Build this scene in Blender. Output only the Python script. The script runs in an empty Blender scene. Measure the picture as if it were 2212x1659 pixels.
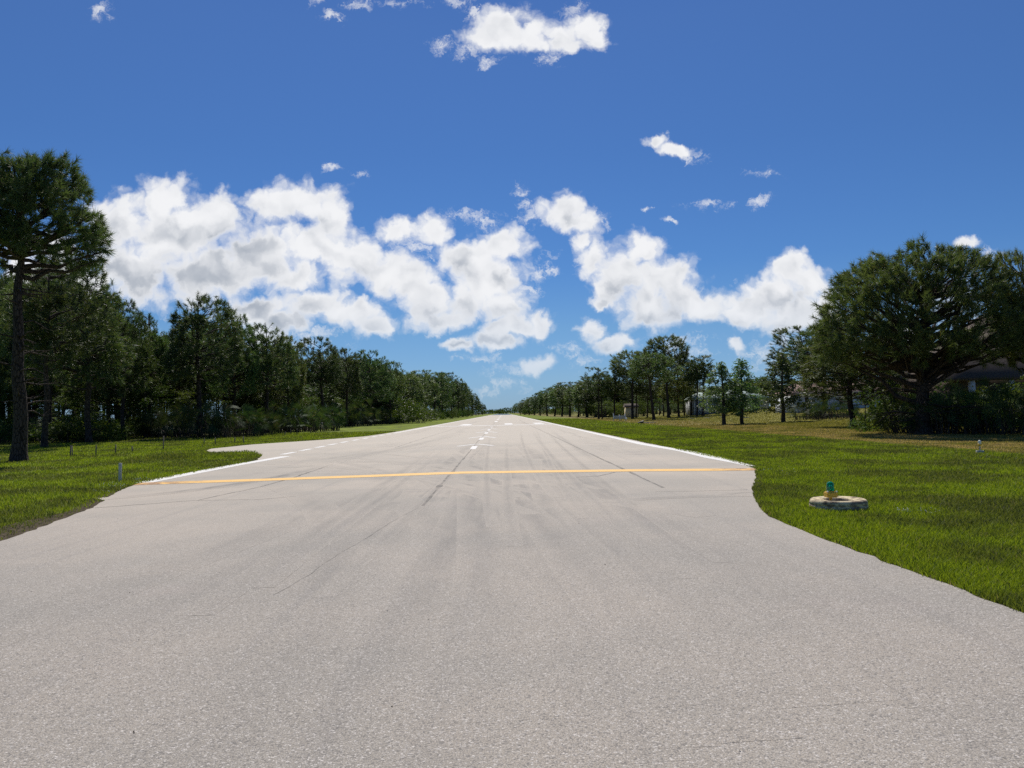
import bpy, math, random
import numpy as np
from mathutils import Matrix, Vector

RS = np.random.RandomState
R = math.radians
scene = bpy.context.scene
col = scene.collection

# ------------------------------------------------------------------ camera
# all pixel values below are in a 2212 x 1659 view of the photograph
W, H = 2212.0, 1659.0
F = 1659.0                       # focal length in those pixels
CAMZ = 1.6
VPX, VPY, SLOPE = 1088.0, 891.5, 0.0195   # where the runway axis meets the horizon, tilt of the horizon
dY = np.array([VPX - W / 2, -(VPY - H / 2), -F]); dY /= np.linalg.norm(dY)
hx = np.array([1.0, SLOPE, 0.0]); hx -= dY * hx.dot(dY); hx /= np.linalg.norm(hx)
dZ = np.cross(hx, dY)
M = np.stack([hx, dY, dZ])       # camera coords -> world coords
cam_data = bpy.data.cameras.new('camera')
cam_data.sensor_width = 36.0
cam_data.lens = 36.0 * F / W
cam_data.clip_start = 0.05
cam_data.clip_end = 20000.0
cam = bpy.data.objects.new('camera', cam_data)
m4 = Matrix([list(M[0]) + [0], list(M[1]) + [0], list(M[2]) + [CAMZ], [0, 0, 0, 1]])
cam.matrix_world = m4
col.objects.link(cam)
scene.camera = cam


def ray(px, py):
    c = np.array([px - W / 2, -(py - H / 2), -F])
    return M @ c


def gp(px, py, z=0.0):
    """ground point (height z) seen at a pixel of the photograph"""
    d = ray(px, py)
    t = (z - CAMZ) / d[2]
    return np.array([d[0] * t, d[1] * t, z])


def at(px, D):
    """x of the point at depth D seen in pixel column px near the horizon"""
    d = ray(px, VPY - SLOPE * (px - VPX))
    return d[0] / d[1] * D


def hz(px):
    return VPY - SLOPE * (px - VPX)


def ztop(px, py, D):
    d = ray(px, py)
    return CAMZ + d[2] / d[1] * D


def terrain(x, y):
    x = np.asarray(x, float); y = np.asarray(y, float)
    s = np.clip((x - 25.0) / 40.0, 0, 1); s = s * s * (3 - 2 * s)
    f = np.clip((y + 20) / 60.0, 0, 1)
    g = 1.0 - 0.75 * np.clip((y - 170) / 150.0, 0, 1)
    big = 1.75 * s * f * g
    und = 0.10 * np.sin(x * 0.11 + 1.3) * np.sin(y * 0.043 + 0.4) * np.clip((np.abs(x + 1.4) - 12) / 15, 0, 1)
    return big + und * 0.9 - 0.03


# ------------------------------------------------------------------ tags
def tag(o, label=None, cat=None, group=None, kind=None):
    if label: o['label'] = label
    if cat: o['category'] = cat
    if group: o['group'] = group
    if kind: o['kind'] = kind
    return o


def empty(name, loc, label, cat, group=None, rz=0.0, sc=(1, 1, 1), tilt=(0, 0)):
    o = bpy.data.objects.new(name, None)
    o.empty_display_size = 0.2
    col.objects.link(o)
    o.location = loc
    o.rotation_euler = (tilt[0], tilt[1], rz)
    o.scale = sc
    return tag(o, label, cat, group)


def link(name, mesh, parent=None):
    o = bpy.data.objects.new(name, mesh)
    col.objects.link(o)
    if parent: o.parent = parent
    return o


def mesh_np(name, v, f, mat, smooth=False):
    """mesh from numpy vertices and a list of face arrays (n x 3 or n x 4)"""
    me = bpy.data.meshes.new(name)
    v = np.asarray(v, np.float32)
    fs = f if isinstance(f, list) else [f]
    fs = [np.asarray(a, np.int32) for a in fs if len(a)]
    me.vertices.add(len(v)); me.vertices.foreach_set('co', v.ravel())
    loops = np.concatenate([a.ravel() for a in fs])
    tot = np.concatenate([np.full(len(a), a.shape[1], np.int32) for a in fs])
    start = np.concatenate([[0], np.cumsum(tot)[:-1]]).astype(np.int32)
    me.loops.add(len(loops)); me.loops.foreach_set('vertex_index', loops)
    me.polygons.add(len(tot)); me.polygons.foreach_set('loop_start', start); me.polygons.foreach_set('loop_total', tot)
    if smooth: me.polygons.foreach_set('use_smooth', np.ones(len(tot), bool))
    me.materials.append(mat)
    me.update(calc_edges=True); me.validate()
    return me


class MB:
    """collects shapes of one part"""
    def __init__(s): s.v = []; s.q = []; s.t = []; s.n = 0

    def add(s, v, q=None, t=None):
        v = np.asarray(v, float)
        if q is not None and len(q): s.q.append(np.asarray(q, int) + s.n)
        if t is not None and len(t): s.t.append(np.asarray(t, int) + s.n)
        s.v.append(v); s.n += len(v)

    def box(s, x0, x1, y0, y1, z0, z1, bev=0.0):
        v = [(x, y, z) for z in (z0, z1) for y in (y0, y1) for x in (x0, x1)]
        s.add(v, [(0, 2, 3, 1), (4, 5, 7, 6), (0, 1, 5, 4), (2, 6, 7, 3), (0, 4, 6, 2), (1, 3, 7, 5)])

    def tube(s, path, rad, n=6, cap=True):
        path = np.asarray(path, float); rad = np.asarray(rad, float)
        k = len(path)
        tan = np.gradient(path, axis=0)
        tan /= np.linalg.norm(tan, axis=1)[:, None] + 1e-9
        ref = np.array([1.0, 0, 0]) if abs(tan[0][0]) < 0.8 else np.array([0, 1.0, 0])
        a = np.cross(tan, ref); a /= np.linalg.norm(a, axis=1)[:, None] + 1e-9
        b = np.cross(tan, a)
        th = np.arange(n) * 2 * math.pi / n
        ring = (a[:, None, :] * np.cos(th)[None, :, None] + b[:, None, :] * np.sin(th)[None, :, None]) * rad[:, None, None] + path[:, None, :]
        i = np.arange(k - 1)[:, None] * n; j = np.arange(n)[None, :]; j2 = (j + 1) % n
        q = np.stack([i + j, i + j2, i + n + j2, i + n + j], -1).reshape(-1, 4)
        t = None
        v = ring.reshape(-1, 3)
        if cap:
            v = np.vstack([v, path[:1], path[-1:]])
            c0, c1 = k * n, k * n + 1
            jj = np.arange(n); jk = (jj + 1) % n
            t = np.vstack([np.stack([np.full(n, c0), jk, jj], -1), np.stack([np.full(n, c1), (k - 1) * n + jj, (k - 1) * n + jk], -1)])
        s.add(v, q, t)

    def lathe(s, prof, n=32, c=(0, 0, 0)):
        prof = np.asarray(prof, float); k = len(prof)
        th = np.arange(n) * 2 * math.pi / n
        v = np.stack([prof[:, None, 0] * np.cos(th), prof[:, None, 0] * np.sin(th), np.repeat(prof[:, None, 1], n, 1)], -1).reshape(-1, 3) + np.asarray(c)
        i = np.arange(k - 1)[:, None] * n; j = np.arange(n)[None, :]; j2 = (j + 1) % n
        s.add(v, np.stack([i + j, i + j2, i + n + j2, i + n + j], -1).reshape(-1, 4))

    def mesh(s, name, mat, smooth=False):
        return mesh_np(name, np.vstack(s.v), [np.vstack(a) for a in (s.q, s.t) if a], mat, smooth)

    def build(s, name, mat, parent=None, smooth=False, sharp=None):
        me = s.mesh(name, mat, smooth)
        if smooth and sharp: me.set_sharp_from_angle(angle=R(sharp))
        return link(name, me, parent)


# ------------------------------------------------------------------ materials
class NT:
    def __init__(s, tree): s.t = tree; s.n = tree.nodes; s.l = tree.links

    def node(s, typ, **kw):
        nd = s.n.new(typ)
        ins = kw.pop('ins', {})
        for k, v in kw.items(): setattr(nd, k, v)
        for k, v in ins.items(): s.put(nd.inputs[k], v)
        return nd

    def put(s, sock, v):
        if isinstance(v, bpy.types.NodeSocket): s.l.new(v, sock)
        else:
            if isinstance(v, (tuple, list)) and sock.type == 'RGBA' and len(v) == 3: v = (*v, 1.0)
            sock.default_value = v

    def math(s, op, a, b=0.0, c=0.0, clamp=False):
        nd = s.n.new('ShaderNodeMath'); nd.operation = op; nd.use_clamp = clamp
        s.put(nd.inputs[0], a); s.put(nd.inputs[1], b); s.put(nd.inputs[2], c)
        return nd.outputs[0]

    def vm(s, op, a, b=None, c=None, out=0):
        nd = s.n.new('ShaderNodeVectorMath'); nd.operation = op
        s.put(nd.inputs[0], a)
        if b is not None: s.put(nd.inputs[1], b)
        if c is not None: s.put(nd.inputs[2], c)
        return nd.outputs['Value'] if op in ('LENGTH', 'DOT_PRODUCT', 'DISTANCE') else nd.outputs[0]

    def mix(s, f, a, b, mode='MIX'):
        nd = s.n.new('ShaderNodeMix'); nd.data_type = 'RGBA'; nd.blend_type = mode; nd.clamp_factor = True
        s.put(nd.inputs[0], f); s.put(nd.inputs[6], a); s.put(nd.inputs[7], b)
        return nd.outputs[2]

    def ss(s, x, a, b, lo=0.0, hi=1.0):
        nd = s.n.new('ShaderNodeMapRange'); nd.interpolation_type = 'SMOOTHSTEP'
        for i, v in enumerate((x, a, b, lo, hi)): s.put(nd.inputs[i], v)
        return nd.outputs[0]

    def noise(s, vec, scale, detail=3.0, rough=0.55, out=0, dist=0.0, dim='3D'):
        nd = s.n.new('ShaderNodeTexNoise'); nd.noise_dimensions = dim
        s.put(nd.inputs['Vector'], vec); s.put(nd.inputs['Scale'], scale); s.put(nd.inputs['Detail'], detail)
        s.put(nd.inputs['Roughness'], rough); s.put(nd.inputs['Distortion'], dist)
        return nd.outputs[out]

    def voro(s, vec, scale, out='Distance', feature='F1', rnd=1.0):
        nd = s.n.new('ShaderNodeTexVoronoi'); nd.feature = feature
        s.put(nd.inputs['Vector'], vec); s.put(nd.inputs['Scale'], scale); s.put(nd.inputs['Randomness'], rnd)
        return nd.outputs[out]

    def pos(s): return s.n.new('ShaderNodeNewGeometry').outputs['Position']

    def objc(s): return s.n.new('ShaderNodeTexCoord').outputs['Object']

    def sep(s, v):
        nd = s.n.new('ShaderNodeSeparateXYZ'); s.put(nd.inputs[0], v); return nd.outputs

    def comb(s, x, y, z=0.0):
        nd = s.n.new('ShaderNodeCombineXYZ')
        for i, v in enumerate((x, y, z)): s.put(nd.inputs[i], v)
        return nd.outputs[0]

    def bump(s, h, strength=0.3, dist=0.02):
        nd = s.n.new('ShaderNodeBump')
        s.put(nd.inputs['Height'], h); nd.inputs['Strength'].default_value = strength; nd.inputs['Distance'].default_value = dist
        return nd.outputs[0]


def mat(name):
    m = bpy.data.materials.new(name); m.use_nodes = True
    nt = NT(m.node_tree); m.node_tree.nodes.clear()
    out = nt.node('ShaderNodeOutputMaterial')
    return m, nt, out


def bsdf(nt, out, base, rough=0.8, normal=None, spec=0.3, metal=0.0):
    b = nt.node('ShaderNodeBsdfPrincipled')
    nt.put(b.inputs['Base Color'], base); nt.put(b.inputs['Roughness'], rough)
    nt.put(b.inputs['Specular IOR Level'], spec); nt.put(b.inputs['Metallic'], metal)
    if normal is not None: nt.put(b.inputs['Normal'], normal)
    if out is not None: nt.l.new(b.outputs[0], out.inputs[0])
    return b


def simple(name, base, rough=0.6, spec=0.3, metal=0.0, var=0.15, scale=6.0):
    m, nt, out = mat(name)
    n = nt.noise(nt.objc(), scale, 4)
    c = nt.mix(nt.ss(n, 0.3, 0.7), tuple(x * (1 - var) for x in base), tuple(min(1, x * (1 + var)) for x in base))
    bsdf(nt, out, c, rough, None, spec, metal)
    return m


def leafmat(name, c1, c2, trans=0.25, rough=0.55, spec=0.35, c3=None, vary=1.0):
    m, nt, out = mat(name)
    g = nt.node('ShaderNodeNewGeometry')
    rnd = g.outputs['Random Per Island']
    oi = nt.node('ShaderNodeObjectInfo').outputs['Random']
    n = nt.noise(nt.objc(), 0.55, 2)
    f = nt.math('ADD', nt.math('MULTIPLY', rnd, 0.75), nt.math('SUBTRACT', nt.math('MULTIPLY', n, 1.6), 0.65), clamp=True)
    c = nt.mix(f, c1, c2)
    if c3: c = nt.mix(nt.ss(rnd, 0.93, 0.99), c, c3)
    hs = nt.node('ShaderNodeHueSaturation')
    nt.put(hs.inputs['Color'], c)
    nt.put(hs.inputs['Value'], nt.math('MULTIPLY_ADD', oi, 0.75 * vary, 1.0 - 0.36 * vary))
    nt.put(hs.inputs['Hue'], nt.math('MULTIPLY_ADD', nt.math('FRACT', nt.math('MULTIPLY', oi, 7.31)), 0.05 * vary, 0.5 - 0.028 * vary))
    c = hs.outputs[0]
    b = bsdf(nt, None, c, rough, None, spec)
    tr = nt.node('ShaderNodeBsdfTranslucent'); nt.put(tr.inputs[0], nt.mix(1.0, c, (1.6, 1.5, 0.7), 'MULTIPLY'))
    mx = nt.node('ShaderNodeMixShader'); mx.inputs[0].default_value = trans
    nt.l.new(b.outputs[0], mx.inputs[1]); nt.l.new(tr.outputs[0], mx.inputs[2]); nt.l.new(mx.outputs[0], out.inputs[0])
    return m


def barkmat(name, c1, c2):
    m, nt, out = mat(name)
    p = nt.vm('MULTIPLY', nt.objc(), (1, 1, 0.35))
    v = nt.voro(nt.vm('ADD', p, nt.vm('SCALE', nt.noise(p, 6, 2, out=1), None)), 9.0, feature='DISTANCE_TO_EDGE') if False else nt.voro(p, 11.0, feature='DISTANCE_TO_EDGE')
    n = nt.noise(p, 14, 4)
    f = nt.math('MULTIPLY', nt.ss(v, 0.0, 0.12), n)
    bsdf(nt, out, nt.mix(nt.ss(f, 0.15, 0.65), c1, c2), 0.9, nt.bump(nt.ss(v, 0, 0.15), 0.6, 0.04), 0.15)
    return m


def grass_color(nt, p):
    """colour of the turf by place: lush by the runway, dry mown lawn further out on the right"""
    xyz = nt.sep(p)
    n1 = nt.noise(p, 0.32, 4, 0.6)
    n2 = nt.noise(nt.vm('MULTIPLY', p, (1, 0.55, 1)), 0.85, 3, 0.6)
    n3 = nt.noise(p, 9.0, 3, 0.6)
    f = nt.math('ADD', nt.math('MULTIPLY', n1, 0.62), nt.math('MULTIPLY', n2, 0.38))
    lush = nt.mix(nt.ss(f, 0.43, 0.57), (0.115, 0.140, 0.028), (0.205, 0.272, 0.018))
    lush = nt.mix(nt.ss(n1, 0.62, 0.75), lush, (0.245, 0.285, 0.018))
    olive = nt.mix(nt.ss(f, 0.38, 0.62), (0.17, 0.165, 0.04), (0.235, 0.22, 0.055))
    tan = nt.mix(nt.ss(n2, 0.35, 0.65), (0.25, 0.20, 0.085), (0.35, 0.28, 0.13))
    k = nt.noise(p, 0.45, 3)
    x = nt.math('ADD', xyz[0], nt.math('MULTIPLY', nt.math('SUBTRACT', k, 0.5), 3.0))
    dry = nt.mix(nt.math('MULTIPLY', nt.ss(x, 21.0, 27.0, 1, 0), nt.ss(nt.math('ADD', nt.math('MULTIPLY', n1, 0.5), nt.math('MULTIPLY', n2, 0.5)), 0.42, 0.56)), olive, tan)
    c = nt.mix(nt.ss(x, 15.6, 16.8), lush, dry)
    return nt.mix(nt.ss(n3, 0.3, 0.8), c, nt.mix(1.0, c, (1.25, 1.2, 1.1), 'MULTIPLY'))


def m_ground():
    m, nt, out = mat('turf')
    p = nt.pos()
    c = grass_color(nt, p)
    n = nt.noise(p, 30.0, 3, 0.7)
    n2 = nt.noise(nt.vm('MULTIPLY', p, (1, 1, 1)), 4.0, 4, 0.7)
    # woodland litter under the trees on the left
    xyz = nt.sep(p)
    w = nt.noise(p, 0.25, 4)
    lit = nt.ss(nt.math('ADD', xyz[0], nt.math('MULTIPLY', w, 8.0)), -24.0, -18.5, 1, 0)
    lit = nt.math('MULTIPLY', lit, nt.ss(nt.math('SUBTRACT', xyz[1], nt.math('MULTIPLY', w, 8.0)), 44.0, 60.0))
    c = nt.mix(lit, c, nt.mix(n2, (0.045, 0.035, 0.02), (0.06, 0.07, 0.02)))
    c = nt.mix(nt.ss(n, 0.3, 0.7), nt.mix(1.0, c, (0.62, 0.62, 0.62), 'MULTIPLY'), c)
    bsdf(nt, out, c, 0.95, nt.bump(nt.math('ADD', nt.math('MULTIPLY', n, 0.5), n2), 0.7, 0.06), 0.1)
    return m


def m_blades():
    m, nt, out = mat('grass_blades')
    g = nt.node('ShaderNodeNewGeometry')
    c = grass_color(nt, g.outputs['Position'])
    r = g.outputs['Random Per Island']
    c = nt.mix(1.0, c, nt.mix(r, (0.65, 0.68, 0.6), (1.25, 1.2, 1.2)), 'MULTIPLY')
    c = nt.mix(nt.ss(r, 0.955, 0.985), c, (0.26, 0.22, 0.10))
    b = bsdf(nt, None, c, 0.55, None, 0.25)
    tr = nt.node('ShaderNodeBsdfTranslucent'); nt.put(tr.inputs[0], nt.mix(1.0, c, (1.25, 1.25, 0.8), 'MULTIPLY'))
    mx = nt.node('ShaderNodeMixShader'); mx.inputs[0].default_value = 0.4
    nt.l.new(b.outputs[0], mx.inputs[1]); nt.l.new(tr.outputs[0], mx.inputs[2]); nt.l.new(mx.outputs[0], out.inputs[0])
    return m


def pavement_color(nt, p):
    xyz = nt.sep(p)
    n_big = nt.noise(p, 0.22, 4, 0.6)
    # long soft streaks left by wheels, along the runway
    st = nt.noise(nt.comb(nt.math('MULTIPLY', xyz[0], 2.6), nt.math('MULTIPLY', xyz[1], 0.045), 0.0), 1.0, 4, 0.65)
    st2 = nt.noise(nt.comb(nt.math('MULTIPLY', xyz[0], 0.16), nt.math('MULTIPLY', xyz[1], 1.1), 4.0), 1.0, 4, 0.65)
    c = nt.mix(nt.ss(n_big, 0.34, 0.66), (0.338, 0.306, 0.256), (0.448, 0.388, 0.314))
    c = nt.mix(nt.math('MULTIPLY', nt.ss(st, 0.50, 0.78), 0.42), c, (0.215, 0.20, 0.185))
    c = nt.mix(nt.math('MULTIPLY', nt.ss(st2, 0.53, 0.75), nt.ss(xyz[1], 11, 17, 0.0, 0.40)), c, (0.175, 0.168, 0.165))
    c = nt.mix(nt.math('MULTIPLY', nt.ss(nt.noise(p, 0.5, 3, out=0), 0.58, 0.75), 0.35), c, (0.42, 0.352, 0.305))
    # paler runway further out
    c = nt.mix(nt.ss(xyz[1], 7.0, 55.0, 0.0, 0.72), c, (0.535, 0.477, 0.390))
    return c, xyz


def aggregate(nt, p, c):
    near = nt.ss(nt.vm('LENGTH', p), 4.0, 22.0, 1.0, 0.16)
    v1 = nt.node('ShaderNodeTexVoronoi'); nt.put(v1.inputs['Vector'], p); v1.inputs['Scale'].default_value = 88.0
    v2 = nt.node('ShaderNodeTexVoronoi'); nt.put(v2.inputs['Vector'], p); v2.inputs['Scale'].default_value = 170.0
    s1 = nt.sep(v1.outputs['Color'])[0]; s2 = nt.sep(v2.outputs['Color'])[1]
    fine = nt.noise(p, 130.0, 2, 0.7)
    c = nt.mix(nt.math('MULTIPLY', nt.ss(s1, 0.82, 0.98), nt.math('MULTIPLY', near, 0.72)), c, (0.72, 0.67, 0.61))
    c = nt.mix(nt.math('MULTIPLY', nt.ss(s2, 0.70, 0.95), nt.math('MULTIPLY', near, 0.55)), c, (0.60, 0.56, 0.51))
    c = nt.mix(nt.math('MULTIPLY', nt.ss(s1, 0.0, 0.26, 1, 0), nt.math('MULTIPLY', near, 0.75)), c, (0.14, 0.13, 0.12))
    c = nt.mix(nt.math('MULTIPLY', nt.ss(fine, 0.60, 0.36), nt.math('MULTIPLY', near, 0.85)), c, (0.16, 0.15, 0.14))
    h = nt.math('ADD', nt.math('MULTIPLY', v1.outputs['Distance'], -1.0), nt.math('MULTIPLY', fine, 0.8))
    return c, h


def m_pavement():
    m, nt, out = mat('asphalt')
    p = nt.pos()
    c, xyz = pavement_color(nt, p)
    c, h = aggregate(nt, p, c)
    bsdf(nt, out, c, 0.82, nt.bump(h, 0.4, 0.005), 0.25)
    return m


def m_joint(name, col0, amt, lo=0.25, hi=0.62):
    m, nt, out = mat(name)
    p = nt.pos()
    c, xyz = pavement_color(nt, p)
    c, h = aggregate(nt, p, c)
    n = nt.noise(p, 2.2, 4, 0.7)
    c = nt.mix(nt.math('MULTIPLY', nt.ss(n, lo, hi), amt), c, col0)
    bsdf(nt, out, c, 0.85, nt.bump(h, 0.4, 0.005), 0.2)
    return m


def m_paint(name, base, worn):
    m, nt, out = mat(name)
    p = nt.pos()
    c0, xyz = pavement_color(nt, p)
    n = nt.noise(nt.vm('MULTIPLY', p, (1, 3.0, 1)), 3.0, 5, 0.7)
    n2 = nt.noise(p, 40.0, 3, 0.7)
    c = nt.mix(nt.ss(n, 0.35, 0.7), base, tuple(x * 0.86 for x in base))
    c = nt.mix(nt.ss(n2, 0.62, 0.78), c, c0)
    if worn:
        d1 = nt.ss(xyz[0], 4.4, 6.4, 0.0, 0.20)
        d2 = nt.ss(xyz[0], -8.9, -6.6, 0.22, 0.0)
        k = nt.math('ADD', nt.math('ADD', n, d1), d2)
        patch = nt.ss(k, 0.66, 0.72)
        c = nt.mix(patch, c, (0.28, 0.15, 0.07))
        c = nt.mix(nt.ss(nt.noise(nt.vm('MULTIPLY', p, (0.6, 4, 1)), 2.0, 4), 0.66, 0.74), c, (0.30, 0.19, 0.11))
    bsdf(nt, out, c, 0.7, None, 0.3)
    return m


BARK = barkmat('pine_bark', (0.020, 0.016, 0.013), (0.085, 0.066, 0.055))
BARK2 = barkmat('smooth_bark', (0.04, 0.033, 0.027), (0.12, 0.10, 0.085))
NEEDLE = leafmat('pine_needles', (0.042, 0.086, 0.034), (0.112, 0.166, 0.060), 0.34, 0.5, 0.4, (0.13, 0.095, 0.045))
NEEDLE2 = leafmat('yellowish_needles', (0.056, 0.096, 0.030), (0.130, 0.174, 0.054), 0.34, 0.5, 0.35, (0.14, 0.10, 0.045))
NEEDLE3 = leafmat('olive_needles', (0.056, 0.094, 0.034), (0.130, 0.176, 0.064), 0.34, 0.5, 0.35, (0.15, 0.11, 0.05), 0.0)
NEEDLE4 = leafmat('bluish_needles', (0.040, 0.080, 0.036), (0.105, 0.155, 0.062), 0.34, 0.5, 0.4, (0.13, 0.10, 0.05), 0.0)
CYPRESS = leafmat('feathery_leaves', (0.052, 0.100, 0.042), (0.110, 0.175, 0.066), 0.36)
LEAF = leafmat('shrub_leaves', (0.030, 0.064, 0.014), (0.085, 0.130, 0.026), 0.28, 0.65, 0.12)
LEAFBR = leafmat('bright_leaves', (0.055, 0.10, 0.012), (0.115, 0.17, 0.022), 0.3)
PALM = leafmat('palmetto_fans', (0.024, 0.052, 0.020), (0.066, 0.100, 0.036), 0.2, 0.65, 0.15, (0.15, 0.12, 0.075))
DRYLEAF = leafmat('dry_brush', (0.07, 0.055, 0.03), (0.13, 0.10, 0.055), 0.2)

# ------------------------------------------------------------------ sky and light
SUN_EL, SUN_AZ = R(51.0), R(-3.0)
EXPO = 0.0
world = bpy.data.worlds.new('World'); scene.world = world
world.use_nodes = True
world.node_tree.nodes.clear()
nt = NT(world.node_tree)
wout = nt.node('ShaderNodeOutputWorld')
sky = nt.node('ShaderNodeTexSky', sky_type='NISHITA')
sky.sun_disc = False
sky.sun_elevation = SUN_EL; sky.sun_rotation = SUN_AZ
sky.altitude = 0.0; sky.air_density = 1.0; sky.dust_density = 0.0; sky.ozone_density = 1.5

# cloud lobes: x, y, rx, ry (pixels of the 2212-wide view, turned into directions on the sky), weight
LOBES = [
 (345,440,95,50,1),(260,485,75,65,1),(300,580,120,85,1),(400,500,130,85,1),(470,470,75,55,1),(560,560,110,85,1),(450,590,160,75,1),(200,620,60,45,.9),(150,590,70,50,.9),
 (590,445,75,40,1),(660,435,85,45,1),(715,470,40,50,1),(690,530,90,50,1),(760,560,80,60,1),(640,590,80,45,.95),(840,590,70,55,1),
 (560,670,90,32,.95),(690,655,70,36,1),(760,675,80,32,1),(815,700,50,28,1),(620,690,90,30,.9),(660,730,75,25,.8),(570,725,70,40,.85),
 (860,500,50,30,.95),(930,495,50,32,.95),(890,540,50,40,.8),
 (890,610,55,55,1),(920,655,70,50,1),(960,690,60,28,.95),(1010,560,80,50,1),(1085,530,65,40,1),(1050,600,85,70,1),(1080,650,60,45,1),(1130,625,40,16,.8),(1000,660,70,40,.9),
 (1110,705,80,28,1),(1160,700,50,28,1),(1060,735,75,22,1),(995,742,38,18,.95),
 (1125,415,20,22,.8),(1130,440,22,18,.8),(1215,455,60,38,1),(1255,480,55,28,1),(1160,465,50,16,.8),(1300,470,25,20,.65),(1010,467,70,12,.75),(1060,478,35,12,.7),
 (1255,520,30,28,.95),(1285,560,40,45,.95),(1265,560,22,28,.65),(1385,545,50,45,1),(1350,585,75,50,1),(1420,600,75,60,1),(1480,645,80,45,1),(1400,660,90,50,1),(1295,655,38,14,.85),(1320,625,45,35,.95),(1525,665,50,40,.95),(1190,575,20,22,.6),(1155,590,15,25,.6),
 (1710,585,55,45,1),(1750,610,40,45,1),(1670,640,85,45,1),(1620,670,80,42,1),(1700,680,95,40,1),(1780,650,40,50,.9),
 (1285,715,35,28,.95),(1330,745,45,22,.95),(1360,740,30,16,.9),(1230,755,45,14,.7),(1265,790,38,20,.75),(1245,770,22,12,.6),
 (1150,790,55,20,.95),(1105,800,50,12,.7),(1035,775,50,10,.65),(1100,830,45,18,.62),(1125,822,24,11,.8),(1060,845,40,14,.5),
 (1090,50,60,38,1),(1130,82,70,30,1),(1200,75,60,28,.95),(1060,80,60,32,.95),(1150,70,60,36,1),(1200,95,70,22,.9),(1270,65,50,40,.9),(1290,90,40,24,.9),(950,95,28,18,.75),(1020,105,40,16,.8),(1060,130,25,16,.65),(1182,125,20,18,.65),(1030,25,30,18,.6),(1240,20,25,20,.6),
 (1420,303,32,16,.9),(1465,322,40,18,.95),(1500,335,28,14,.8),
 (1650,374,30,10,.75),(1535,441,42,12,.75),(1640,437,30,14,.7),(1407,450,16,7,.55),(1445,476,14,5,.5),
 (222,15,25,20,.65),(205,35,16,16,.5),(695,5,30,14,.6),(775,8,30,14,.55),(725,40,22,14,.45),(860,5,40,8,.5),(980,5,50,10,.5),
 (718,360,16,9,.65),(770,373,16,7,.55),(2085,525,24,14,.9),(2140,545,35,14,.7),
 (1590,740,35,22,.85),(1650,765,70,30,.8),(1700,745,50,25,.7),(1470,740,50,22,.8),(1490,765,40,20,.7),(940,722,16,9,.7),(1610,620,22,12,.55),
 (60,600,60,80,.9),(20,660,60,60,.9),(120,540,60,35,.85),(2050,650,70,70,.8),(1960,740,90,60,.85),(2150,720,60,50,.8),(250,740,120,50,.8),
]
tc = nt.node('ShaderNodeTexCoord').outputs['Generated']
d3 = nt.sep(tc)
skyc = sky.outputs[0]
ramp = nt.node('ShaderNodeValToRGB')
nt.put(ramp.inputs[0], nt.math('MULTIPLY', d3[2], 2.0))
SKYRAMP = [(0.0, (.235, .40, .81)), (1.0, (.33, .50, .80)), (.09, (.285, .445, .755)), (.21, (.295, .465, .71)), (.37, (.255, .442, .72)), (.64, (.28, .46, .735)), (.91, (.335, .505, .785))]
for i, (t, c) in enumerate(SKYRAMP):
    e = ramp.color_ramp.elements[0 if i == 0 else len(ramp.color_ramp.elements) - 1] if i < 2 else ramp.color_ramp.elements.new(t)
    e.position = t; e.color = (*c, 1)
skyc = nt.mix(1.0, skyc, ramp.outputs[0], 'MULTIPLY')


def background(c):
    b_ = nt.node('ShaderNodeBackground'); b_.inputs['Strength'].default_value = 0.1
    nt.put(b_.inputs['Color'], c)
    return b_.outputs[0]


ya = nt.math('MAXIMUM', d3[1], 0.02)
u = nt.math('DIVIDE', d3[0], ya); v = nt.math('DIVIDE', d3[2], ya)
P0 = nt.comb(u, v, 0.0)
LD = []
for (cx, cy, rx, ry, w) in LOBES:
    d = ray(cx, cy)
    LD.append((d[0] / d[1], d[2] / d[1], rx / F, ry / F, w))


def field(g, p, lobes, k):
    cur = None
    for (cu, cv, ru, rv, w) in lobes:
        iu, iv = 1 / ru, 1 / rv
        ln = g.vm('LENGTH', g.vm('MULTIPLY_ADD', p, (iu, iv, 0), (-cu * iu, -cv * iv, 0)))
        if w != 1: ln = g.math('ADD', ln, 1.0 - w)
        cur = ln if cur is None else g.math('SMOOTH_MIN', cur, ln, k)
    return g.math('SUBTRACT', 1.0, cur)


SHADE = [(500,545,75,55,1),(420,615,120,45,1),(560,645,110,26,1),(320,640,100,34,.95),(245,560,55,75,.8),(690,692,80,18,.8),(600,705,70,20,.9),(930,682,70,22,.85),
 (1060,680,70,18,.95),(1100,738,95,12,.75),(1400,690,80,28,1),(1345,640,55,32,.75),(1450,640,45,34,.7),(1640,705,110,20,.85),(1700,655,60,32,.65),(770,600,50,30,.65),
 (1010,590,50,26,.65),(660,480,60,18,.55),(990,745,30,8,.6),(1300,755,60,12,.6),(870,650,40,30,.7),(390,500,60,30,.5),(1220,480,50,12,.5),(1080,590,40,22,.55),(1530,690,40,16,.7)]
SD = []
for (cx, cy, rx, ry, w) in SHADE:
    d = ray(cx, cy)
    SD.append((d[0] / d[1], d[2] / d[1], 1.25 * rx / F, 1.25 * ry / F, w))


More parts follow.
